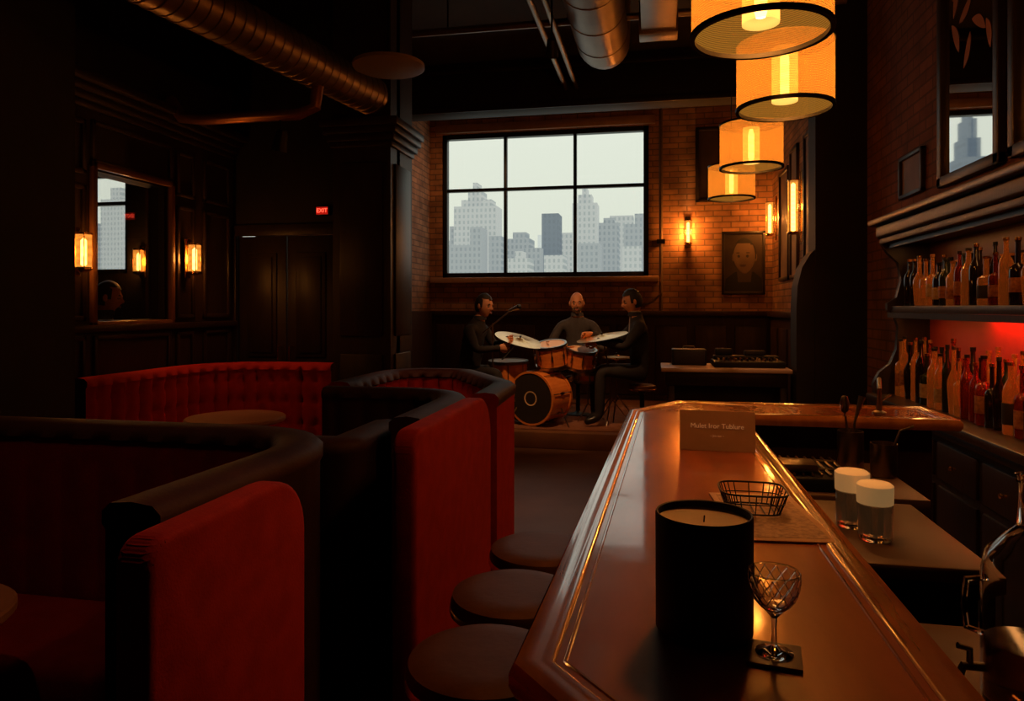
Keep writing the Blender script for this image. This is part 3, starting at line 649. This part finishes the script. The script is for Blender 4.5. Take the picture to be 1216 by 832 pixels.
# ================================================================ CEILING SERVICES
def duct(pts,r,m=DUCT,ribs=0):
    b=B(); b.tube(pts,r,m,24)
    P0=Vector(pts[0]);P1=Vector(pts[1]);L=(P1-P0).length;d=(P1-P0).normalized()
    for i in range(ribs):
        c=P0+d*(L*(i+.5)/ribs); b.tube([c-d*.010,c-d*.005,c+d*.005,c+d*.010],[r,r+.006,r+.006,r],m,24)
    return b
duct([(-3.22,.2,3.36),(-2.36,5.72,3.36)],.16,ribs=60).done('air_duct')
b=duct([(-.52,1.5,4.12),(-.47,6.9,4.12)],.25,ribs=10); b.tube([(-.47,6.85,4.12),(-.47,7.05,4.16),(-.47,7.2,4.3),(-.47,7.24,4.65)],.25,DUCT,24); b.done('air_duct')
B().box(-.1,.2,1.5,6.6,4.0,4.3,DUCT,.01).box(-.12,.22,6.4,6.62,3.98,4.32,DUCT,.01).tube([(.05,2,4.3),(.05,2,CH)],.01,BLK).tube([(.05,6,4.3),(.05,6,CH)],.01,BLK).done('air_duct')
for dx in(-.95,-1.08): B().tube([(dx,1.0,4.25),(dx+.03,8.7,4.25)],.03,DUCT,10).tube([(dx,4,4.25),(dx,4,CH)],.008,BLK,6).done('ceiling_pipe')
B().tube([(-3.72,4.95,3.18),(-3.6,4.92,3.03),(-3.4,4.9,3.0),(-2.6,4.9,3.0),(-2.48,4.92,3.05),(-2.46,4.95,3.3)],.045,M('copper_pipe',(.35,.16,.08),.35,.8),14).done('ceiling_pipe')
B().tube([(-3.4,6.8,4.3),(1.7,6.8,4.3)],.035,DUCT,10).tube([(-2,6.8,4.3),(-2,6.8,CH)],.008,BLK,6).done('ceiling_pipe')
g=G('ceiling_disc_lamp',(-1.9,4.93,3.30)); B().lathe([(0,0),(.24,.0),(.262,.01),(.262,.035),(.2,.05),(.05,.07),(0,.075)],(0,0,0),M('disc_lamp_enamel',(.22,.16,.115),.5),44).tube([(0,0,.07),(0,0,CH-3.30)],.012,BLK,8).done('disc_and_rod',g)
def spot(name,loc,tgt,en,col,top,ang=55,r=.06):
    g=G(name,loc); d=(Vector(tgt)-Vector(loc)).normalized(); q=d.to_track_quat('-Z','Y').to_matrix().to_4x4()
    b=B(); b.lathe([(0,.09),(r*.6,.09),(r*.75,.06),(r,-.07),(r-.006,-.07),(r*.7,.03),(0,.03)],(0,0,0),BLK,20,xf=q)
    b.lathe([(0,.0),(r*.6,-.0),(0,.01)],(0,0,0),E('spot_lens',(1,.5,.2),.6),16,xf=q)
    b.tube([(0,0,.06),(0,0,top-loc[2])],.01,BLK,6); b.done('spot_head',g)
    o=light('spot_beam','SPOT',d*.09,en,col,.03,None,None,ang,.9); o.rotation_euler=d.to_track_quat('-Z','Y').to_euler(); o.parent=g
W=(1,.36,.16)
spot('ceiling_or_fill_spot',(-2.75,4.9,2.80),(-3.3,5.25,.8),20,W,2.96,80)
spot('ceiling_or_fill_spot',(-2.6,4.2,3.3),(-3.1,5.3,.9),30,W,CH,50)
spot('ceiling_or_fill_spot',(-.1,1.9,4.2),(-.95,1.5,1.1),70,W,CH,20)  # added spot, brightens the near booth panel
spot('ceiling_or_fill_spot',(.0,3.1,4.1),(-.75,3.0,1.0),38,W,CH,22)  # added spot, brightens the middle booth panel
spot('ceiling_or_fill_spot',(-1.1,3.6,4.2),(-1.5,5.0,.9),110,W,CH,30)  # added fill for the far booth
spot('ceiling_or_fill_spot',(-.9,6.4,3.9),(-1.15,8.4,.95),290,(1,.46,.18),CH,42)  # added spot to brighten drums and band
spot('ceiling_or_fill_spot',(-1.9,1.0,4.2),(-2.4,2.5,.8),34,W,CH,50)  # added fill over the nearest booth
spot('ceiling_or_fill_spot',(.9,6.0,4.1),(.70,7.2,.9),110,(1,.46,.2),CH,34)  # added to brighten the equipment table
spot('ceiling_or_fill_spot',(-2.2,9.35,4.35),(-3.2,10.8,2.6),36,(1,.45,.18),CH,95)  # added behind the beam to light the brick by the window
# ================================================================ STAGE + BAND
ZS=.18
B().box(-2.9,1.5,7.7,10.65,0,ZS,STG,.01).box(-2.6,.6,7.85,9.9,ZS,ZS+.012,RUG,.004).done('stage')
ZS=.1925
dk=G('drum_kit',(-1.29,8.2,ZS))
def shell(name,c,r,h,q,headm=DHEAD,front=None,seg=36):
    b=B(); xf=Matrix.Translation(c)@q
    b.lathe([(r,-h/2),(r,h/2)],(0,0,0),DRUMW,seg,xf=xf)
    for s_ in(-1,1):
        b.lathe([(r-.012,s_*h/2),(r+.012,s_*h/2),(r+.012,s_*(h/2-.035)),(r,s_*(h/2-.035))],(0,0,0),STEEL if name!='bass_drum' else DRUMW,seg,xf=xf)
        b.lathe([(0,s_*(h/2-.006)),(r-.01,s_*(h/2-.006))],(0,0,0),(front if (front and s_>0) else headm),seg,xf=xf)
    n=8
    for k in range(n):
        a=2*pi*k/n+.2; b.tube([(r+.014)*Vector((math.cos(a),math.sin(a),0))+Vector((0,0,-h/2+.02)),(r+.014)*Vector((math.cos(a),math.sin(a),0))+Vector((0,0,h/2-.02))],.005,STEEL,6,xf=xf)
        b.box(r,r+.02,-.012,.012,-.03,.03,STEEL,.003,xf=xf@Matrix.Rotation(a,4,'Z'))
    return b
RX=Matrix.Rotation
qf=RX(-.42,4,'Z')@RX(pi/2,4,'X')
b=shell('bass_drum',(0,0,.315),.30,.42,qf,DHEAD,DHB)
b.lathe([(.07,.205),(.085,.207),(.085,.203)],(0,0,0),DHEAD,24,xf=Matrix.Translation((0,0,.315))@qf)
b.tube([(-.26,-.1,.2),(-.36,-.2,.0)],.008,STEEL,6).tube([(.26,-.1,.2),(.36,-.2,.0)],.008,STEEL,6); b.done('bass_drum',dk)
b=shell('floor_tom',(-.40,.10,.50),.23,.46,RX(.04,4,'X')); 
for k in range(3):
    a=2*pi*k/3+.5; b.tube([(-.40+.245*math.cos(a),.10+.245*math.sin(a),.55),(-.40+.26*math.cos(a),.10+.26*math.sin(a),0)],.008,STEEL,6)
b.done('floor_tom',dk)
b=shell('rack_tom_1',(.12,.08,.80),.185,.28,RX(.22,4,'X')@RX(-.08,4,'Y')); b.tube([(.1,.1,.58),(.12,.12,.66),(.1,.1,.74)],.012,STEEL,8); b.done('rack_tom_1',dk)
b=shell('rack_tom_2',(.47,.12,.76),.165,.24,RX(.2,4,'X')@RX(.12,4,'Y')); b.tube([(.14,.12,.58),(.38,.14,.68)],.012,STEEL,8); b.done('rack_tom_2',dk)
b=shell('snare_drum',(.52,.42,.52),.17,.13,RX(.05,4,'X')); 
for k in range(3):
    a=2*pi*k/3; b.tube([(.52,.42,.45),(.52,.42,.2),(.52+.2*math.cos(a),.42+.2*math.sin(a),0)],.008,STEEL,6)
b.done('snare_drum',dk)
def cymbal(name,c,r,tx,ty,base,n2=1):
    b=B(); xf=Matrix.Translation(c)@RX(tx,4,'X')@RX(ty,4,'Y')
    for i in range(n2):
        sg=1 if i==0 else -1; oz=0 if i==0 else -.02
        b.lathe([(0,oz+sg*.028),(r*.14,oz+sg*.024),(r*.2,oz+sg*.012),(r*.6,oz+sg*.006),(r,oz-sg*.002),(r*.6,oz+sg*.004),(r*.2,oz+sg*.009),(0,oz+sg*.02)],(0,0,0),CYM,44,xf=xf)
    b.lathe([(0,.03),(.012,.03),(.012,.05),(0,.052)],(0,0,0),BLK,10,xf=xf)
    b.tube([c,(base[0],base[1],.55),(base[0],base[1],.22)],.009,STEEL,8)
    for k in range(3):
        a=2*pi*k/3+.4; b.tube([(base[0],base[1],.3),(base[0]+.24*math.cos(a),base[1]+.24*math.sin(a),.0)],.008,STEEL,6)
    b.done(name,dk)
cymbal('crash_cymbal',(-.24,-.02,.98),.30,.14,.28,(-.68,.35))
cymbal('ride_cymbal',(.72,.02,1.02),.30,.10,-.18,(.80,.25))
cymbal('hi_hat',(.86,.50,.76),.18,.0,.0,(.86,.50),2)
B().tube([(-.03,.40,.93),(.11,-.05,.96)],.007,DRUMW,6).tube([(.61,.38,.86),(.31,.05,.90)],.007,DRUMW,6).done('drum_sticks',dk)
g=G('microphone_stand',(-1.80,7.93,ZS)); b=B(); b.lathe([(0,0),(.13,0),(.13,.012),(.02,.03),(0,.03)],(0,0,0),BLK,24).tube([(0,0,.02),(0,0,1.18)],.009,STEEL,8).tube([(-.12,0,1.06),(0,0,1.16),(.22,-.02,1.33)],.008,STEEL,8)
b.tube([(.2,-.02,1.32),(.25,-.02,1.345),(.30,-.02,1.36)],[.013,.02,.026],STEEL,12).sph((.31,-.02,1.365),.03,BLK,12,8).done('boom_and_mic',g)
# ---------------------------------------------------------------- people
def hand(b,w,dirv,palmn,s,m,curl=.7,thumb=1):
    y=Vector(dirv).normalized(); z=Vector(palmn); z=(z-y*z.dot(y)).normalized(); x=y.cross(z)
    w=Vector(w)
    P=lambda a,c,e: w+x*a*s+y*c*s+z*e*s
    vs=[];fs=[]
    rings=[(0,.026,.018),(.03,.036,.017),(.06,.041,.015),(.088,.040,.012)]
    for (c,hw,ht) in rings:
        for k in range(10):
            a=2*pi*k/10; vs.append(P(hw*math.cos(a),c,ht*math.sin(a)))
    for i in range(3):
        for k in range(10): fs.append([i*10+k,i*10+(k+1)%10,(i+1)*10+(k+1)%10,(i+1)*10+k])
    fs.append(list(range(10)));fs.append([30+k for k in range(10)][::-1]); b.add(vs,fs,m)
    for i,(ox,L) in enumerate(((-.030,.068),(-.010,.078),(.011,.073),(.031,.058))):
        pts=[P(ox,.075,0)];ang=0
        yy,zz=.085,0
        for L1,cu in((.45,.5),(.32,1.0),(.23,.8)):
            ang+=cu*curl; yy+=L*L1*math.cos(ang); zz+=L*L1*math.sin(ang); pts.append(P(ox*1.05,yy,zz))
        b.tube(pts,[.0098*s,.0092*s,.0083*s,.0065*s],m,8)
    t=thumb; b.tube([P(-.022*t,.02,.004),P(-.048*t,.045,.014),P(-.052*t,.072,.028),P(-.044*t,.092,.040)],[.012*s,.0115*s,.010*s,.0075*s],m,8)
def person(name,loc,yaw,s,J,top,legs,skin,hair,headrot=(0,0,0),bald=False,beard=False,hands=None,collar=True,wide=1.0):
    R=Matrix.Translation(loc)@Matrix.Rotation(yaw,4,'Z')@Matrix.Scale(s,4)
    names=['pelvis','spine','chest','neck','nape','sL','eL','wL','sR','eR','wR','hL','kL','aL','tL','hR','kR','aR','tR','cL','cR']
    J=dict(J)
    J['nape']=tuple(Vector(J['neck']).lerp(Vector(J['head']),.55))
    J['cL']=tuple(Vector(J['chest']).lerp(Vector(J['sL']),.55)); J['cR']=tuple(Vector(J['chest']).lerp(Vector(J['sR']),.55))
    rad={'pelvis':(.155*wide,.115),'spine':(.145*wide,.11),'chest':(.16*wide,.115),'neck':(.075,.07),'nape':(.052,.055),'sL':(.068,.068),'eL':(.046,.046),'wL':(.030,.030),'hL':(.092,.09),'kL':(.066,.066),'aL':(.046,.046),'tL':(.040,.034),'cL':(.085,.08)}
    for k in list(rad):
        if k.endswith('L') : rad[k[:-1]+'R']=rad[k]
    E_=[('pelvis','spine'),('spine','chest'),('chest','neck'),('neck','nape'),('chest','cL'),('cL','sL'),('sL','eL'),('eL','wL'),('chest','cR'),('cR','sR'),('sR','eR'),('eR','wR'),('pelvis','hL'),('hL','kL'),('kL','aL'),('aL','tL'),('pelvis','hR'),('hR','kR'),('kR','aR'),('aR','tR')]
    me=bpy.data.meshes.new('t'); me.from_pydata([J[n] for n in names],[(names.index(a),names.index(c)) for a,c in E_],[]); me.update()
    o=bpy.data.objects.new('t',me); S.collection.objects.link(o)
    o.modifiers.new('Skin','SKIN')
    if not me.skin_vertices:
        bpy.context.view_layer.objects.active=o; bpy.ops.mesh.customdata_skin_add()
    for i,n in enumerate(names):
        v=me.skin_vertices[0].data[i]; v.radius=rad[n]; v.use_root=(n=='pelvis')
    md=o.modifiers.new('Sub','SUBSURF'); md.levels=2; md.render_levels=2
    bpy.context.view_layer.update(); dg=bpy.context.evaluated_depsgraph_get(); ev=o.evaluated_get(dg); m2=ev.to_mesh()
    vs=[v.co.copy() for v in m2.vertices]; fs=[list(p.vertices) for p in m2.polygons]; ms=[]
    seg={k:(Vector(J[a]),Vector(J[c])) for k,(a,c) in enumerate(E_)}
    ch=Vector(J['chest']); nk=Vector(J['neck'])
    for p in m2.polygons:
        c=p.center; best=9;bk=0
        for k,(a,d_) in seg.items():
            t=max(0,min(1,(c-a).dot(d_-a)/max(1e-6,(d_-a).length_squared))); dd=(c-(a+(d_-a)*t)).length-.5*(rad[E_[k][0]][0]*(1-t)+rad[E_[k][1]][0]*t)
            if dd<best: best=dd;bk=k
        a,c2=E_[bk]
        if (a,c2)==('neck','nape'): ms.append(skin)
        elif c2 in('hL','hR','kL','kR','aL','aR'): ms.append(legs)
        elif c2 in('tL','tR'): ms.append(SHOE)
        elif collar==2 and p.normal.y>.55 and abs(c.x)<.03 and c.z>ch.z-.02: ms.append(SHIRT)
        else: ms.append(top)
    ev.to_mesh_clear(); bpy.data.objects.remove(o)
    b=B(); b.add(vs,fs,ms)
    H=Matrix.Rotation(headrot[2],4,'Z')@Matrix.Rotation(headrot[0],4,'X')@Matrix.Rotation(headrot[1],4,'Y')
    headgeo(b,J['head'],H,1.0,skin,hair,bald,beard)
    n=Vector(J['neck']); b.lathe([(.072,-.01),(.066,.03),(.058,.032),(.06,-.01)],tuple(n+Vector((0,.008,.02))),top,20)
    if collar==2: b.lathe([(.060,.015),(.056,.040),(.052,.040),(.052,.015)],tuple(n+Vector((0,.008,.02))),SHIRT,20)
    for sd,(dv,pn,cu) in (hands or {}).items():
        hand(b,J['w'+sd],dv,pn,1.0,skin,cu,1 if sd=='R' else -1)
        w_=Vector(J['w'+sd]); e_=Vector(J['e'+sd]); d_=(w_-e_).normalized(); b.tube([w_-d_*.03,w_+d_*.012],[.036,.035],top,12)
    ob=b.done(name,ang=60)
    ob.matrix_world=R
    return ob
def seated(h,arms,lean=0,spread=.15,kf=.42):
    J={'pelvis':(0,0,h),'spine':(0,.02+lean*.25,h+.21),'chest':(0,.03+lean*.6,h+.40),'neck':(0,.045+lean*.85,h+.545),'head':(0,.075+lean*1.1,h+.70),
    'sL':(-.185,.03+lean*.65,h+.455),'sR':(.185,.03+lean*.65,h+.455),'hL':(-.10,.03,h-.01),'hR':(.10,.03,h-.01),
    'kL':(-spread,kf,h+.02),'kR':(spread,kf,h+.02),'aL':(-spread,kf+.02,.09),'aR':(spread,kf-.02,.09),'tL':(-spread-.02,kf+.17,.04),'tR':(spread+.02,kf+.13,.04)}
    J.update(arms); return J
a={'eL':(-.24,.20,.80),'wL':(-.08,.42,.88),'eR':(.24,.22,.78),'wR':(.10,.40,.80)}
person('singer_man',(-2.14,8.12,ZS),-pi/2-.22,1.12,seated(.53,a,.10),SUIT,SUIT,SKIN,HAIR,headrot=(-.12,0,-.15),collar=1,hands={'L':((.5,.85,.1),(1,-.3,0),1.0),'R':((-.5,.85,.1),(-1,-.3,0),1.0)})
stool('band_stool',-2.14,8.12,.455,.16,STL,ZS)
a={'eL':(-.30,.12,.74),'wL':(-.22,.36,.78),'eR':(.32,.14,.76),'wR':(.30,.38,.84)}
person('drummer_man',(-.93,9.0,ZS),pi,1.12,seated(.56,a,.05,.22,.38),SUIT2,SUIT,SKIN,HAIRG,headrot=(-.10,0,.1),bald=True,beard=True,hands={'L':((.2,.95,-.1),(0,0,-1),1.1),'R':((-.2,.95,0),(0,0,-1),1.1)},wide=1.1)
stool('drum_throne',-.93,9.0,.49,.17,STL,ZS)
a={'eL':(-.24,.20,.78),'wL':(-.16,.45,.84),'eR':(.24,.22,.80),'wR':(.14,.48,.90)}
person('bassist_man',(-.12,8.35,ZS),pi/2+.16,1.16,seated(.53,a,.02,.12,.42),SUIT,SUIT,SKIN,HAIR,headrot=(-.22,0,.12),collar=2,hands={'L':((.1,.95,-.1),(.8,0,-.6),.8),'R':((-.1,.95,-.1),(-.8,0,-.6),.8)})
stool('band_stool',-.12,8.35,.47,.16,STL,ZS)
st={'pelvis':(0,0,.93),'spine':(0,0,1.12),'chest':(0,.0,1.30),'neck':(0,.01,1.45),'head':(0,.04,1.60),'sL':(-.185,0,1.36),'sR':(.185,0,1.36),'eL':(-.23,0,1.08),'wL':(-.22,.10,.84),'eR':(.23,0,1.08),'wR':(.22,.10,.84),
 'hL':(-.09,0,.90),'hR':(.09,0,.90),'kL':(-.1,.02,.49),'kR':(.1,.02,.49),'aL':(-.11,0,.09),'aR':(.11,0,.09),'tL':(-.12,.15,.04),'tR':(.12,.15,.04)}
person('mirror_set_figure',(-4.30,4.90,0),-1.0,1.02,st,SUIT2,SUIT,SKIN,HAIR,headrot=(-.15,0,0),hands={'L':((0,.2,-1),(1,0,0),.6),'R':((0,.2,-1),(-1,0,0),.6)})  # added figure in place of a head reflected in the mirror
# ---------------------------------------------------------------- equipment table
g=G('equipment_table'); b=B(); TT=M('pale_table_top',(.46,.30,.21),.4,c2=(.38,.24,.165),scale=6)
b.box(.08,1.28,6.98,7.64,.93,.97,TT,.008).box(.12,1.24,7.02,7.60,.80,.93,DKW,.006)
for x in(.15,1.18):
    for y in(7.05,7.52): b.box(x,x+.06,y,y+.06,0,.8,DKW,.005)
b.box(.16,1.22,7.3,7.33,.1,.8,DKW); b.done('table',g)
g=G('mixing_console',(.90,7.30,.971)); b=B(); b.box(-.32,.34,-.2,.2,0,.06,BLK,.01).box(-.30,.32,.05,.2,.06,.10,BLK,.01)
for i in range(11):
    for j in range(3): b.lathe([(0,0),(.012,0),(.010,.026),(0,.028)],(-.27+i*.054,-.14+j*.07,.06),random.choice([STEEL,BLK,LAB,BRASS]),8)
b.box(-.28,-.12,.08,.18,.10,.17,BLK,.01).box(.0,.2,.08,.18,.10,.15,DKP,.01)
b.done('console_body',g)
B().box(-.17,.17,-.12,.12,0,.16,BLK,.012).box(-.15,.15,-.128,-.12,.02,.14,DKP,.004).tube([(-.06,0,.16),(-.05,0,.185),(.05,0,.185),(.06,0,.16)],.008,STEEL,8).done('amplifier_case',loc=(.36,7.44,.971))
# ================================================================ CITY OUTSIDE
def cmat(name,c,em,cw):  # facades emit their colour, with pale haze mixed into it
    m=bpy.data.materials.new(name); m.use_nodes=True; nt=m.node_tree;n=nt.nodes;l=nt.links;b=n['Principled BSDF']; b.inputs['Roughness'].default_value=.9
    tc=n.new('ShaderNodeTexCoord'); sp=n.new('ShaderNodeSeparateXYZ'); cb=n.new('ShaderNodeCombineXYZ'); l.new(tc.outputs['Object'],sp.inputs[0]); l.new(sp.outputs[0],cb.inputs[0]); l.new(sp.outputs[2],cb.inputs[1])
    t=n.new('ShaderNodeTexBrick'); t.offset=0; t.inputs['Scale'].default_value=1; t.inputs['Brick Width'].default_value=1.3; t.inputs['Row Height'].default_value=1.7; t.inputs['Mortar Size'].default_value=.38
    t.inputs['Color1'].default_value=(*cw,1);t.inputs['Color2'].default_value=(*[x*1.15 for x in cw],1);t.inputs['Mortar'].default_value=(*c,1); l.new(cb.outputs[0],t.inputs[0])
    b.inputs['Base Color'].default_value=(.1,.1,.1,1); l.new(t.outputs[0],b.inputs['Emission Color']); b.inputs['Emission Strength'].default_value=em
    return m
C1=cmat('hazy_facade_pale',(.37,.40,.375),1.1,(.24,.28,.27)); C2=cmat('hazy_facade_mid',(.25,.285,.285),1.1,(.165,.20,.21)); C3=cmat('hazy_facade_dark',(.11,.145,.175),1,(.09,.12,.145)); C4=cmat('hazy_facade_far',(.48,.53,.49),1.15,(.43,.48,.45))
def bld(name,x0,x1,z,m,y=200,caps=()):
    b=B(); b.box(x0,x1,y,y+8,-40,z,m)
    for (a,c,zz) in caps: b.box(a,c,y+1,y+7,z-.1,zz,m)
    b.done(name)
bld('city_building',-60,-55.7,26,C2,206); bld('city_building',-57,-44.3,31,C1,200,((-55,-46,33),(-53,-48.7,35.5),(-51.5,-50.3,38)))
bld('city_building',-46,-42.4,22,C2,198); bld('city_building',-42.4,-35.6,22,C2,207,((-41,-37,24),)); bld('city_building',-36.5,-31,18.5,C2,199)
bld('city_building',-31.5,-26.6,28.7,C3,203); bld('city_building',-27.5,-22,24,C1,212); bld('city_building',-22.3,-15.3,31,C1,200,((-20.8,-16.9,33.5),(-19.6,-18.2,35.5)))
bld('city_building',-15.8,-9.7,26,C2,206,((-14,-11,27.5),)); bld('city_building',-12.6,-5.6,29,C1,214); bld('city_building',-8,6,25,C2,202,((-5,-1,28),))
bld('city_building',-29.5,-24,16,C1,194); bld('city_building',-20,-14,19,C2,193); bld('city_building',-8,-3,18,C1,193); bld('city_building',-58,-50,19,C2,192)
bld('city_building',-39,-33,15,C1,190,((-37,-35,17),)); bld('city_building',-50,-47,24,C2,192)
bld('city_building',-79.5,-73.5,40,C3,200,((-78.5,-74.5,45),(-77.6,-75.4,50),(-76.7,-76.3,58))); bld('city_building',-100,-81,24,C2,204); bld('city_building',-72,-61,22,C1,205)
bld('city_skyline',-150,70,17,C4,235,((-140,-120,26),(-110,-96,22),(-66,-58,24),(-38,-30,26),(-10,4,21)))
bld('city_building',-200,-184,30,C2,205); bld('city_building',-183,-172,38,C1,208,((-180,-176,42),)); bld('city_building',-171,-160,26,C2,210); bld('city_building',-230,-202,34,C1,212)  # added skyline for the stand-in window behind the mirror opening
w=bpy.data.worlds.new('overcast_sky'); S.world=w; w.use_nodes=True; n=w.node_tree.nodes; l=w.node_tree.links
bg=n['Background']; tc=n.new('ShaderNodeTexCoord'); sp=n.new('ShaderNodeSeparateXYZ'); r=n.new('ShaderNodeValToRGB')
l.new(tc.outputs['Generated'],sp.inputs[0]); l.new(sp.outputs[2],r.inputs[0]); l.new(r.outputs[0],bg.inputs[0])
r.color_ramp.elements[0].position=0.0; r.color_ramp.elements[0].color=(.62,.66,.55,1); r.color_ramp.elements[1].position=.35; r.color_ramp.elements[1].color=(.70,.75,.65,1); bg.inputs[1].default_value=1.2
cd=bpy.data.cameras.new('camera'); cam=bpy.data.objects.new('camera',cd); S.collection.objects.link(cam); S.camera=cam
cam.location=(0,0,1.55); cam.rotation_euler=(pi/2,0,math.radians(11.22)); cd.sensor_width=36; cd.lens=842/1216*36; cd.shift_y=-51/1216; cd.clip_start=.05; cd.clip_end=1000
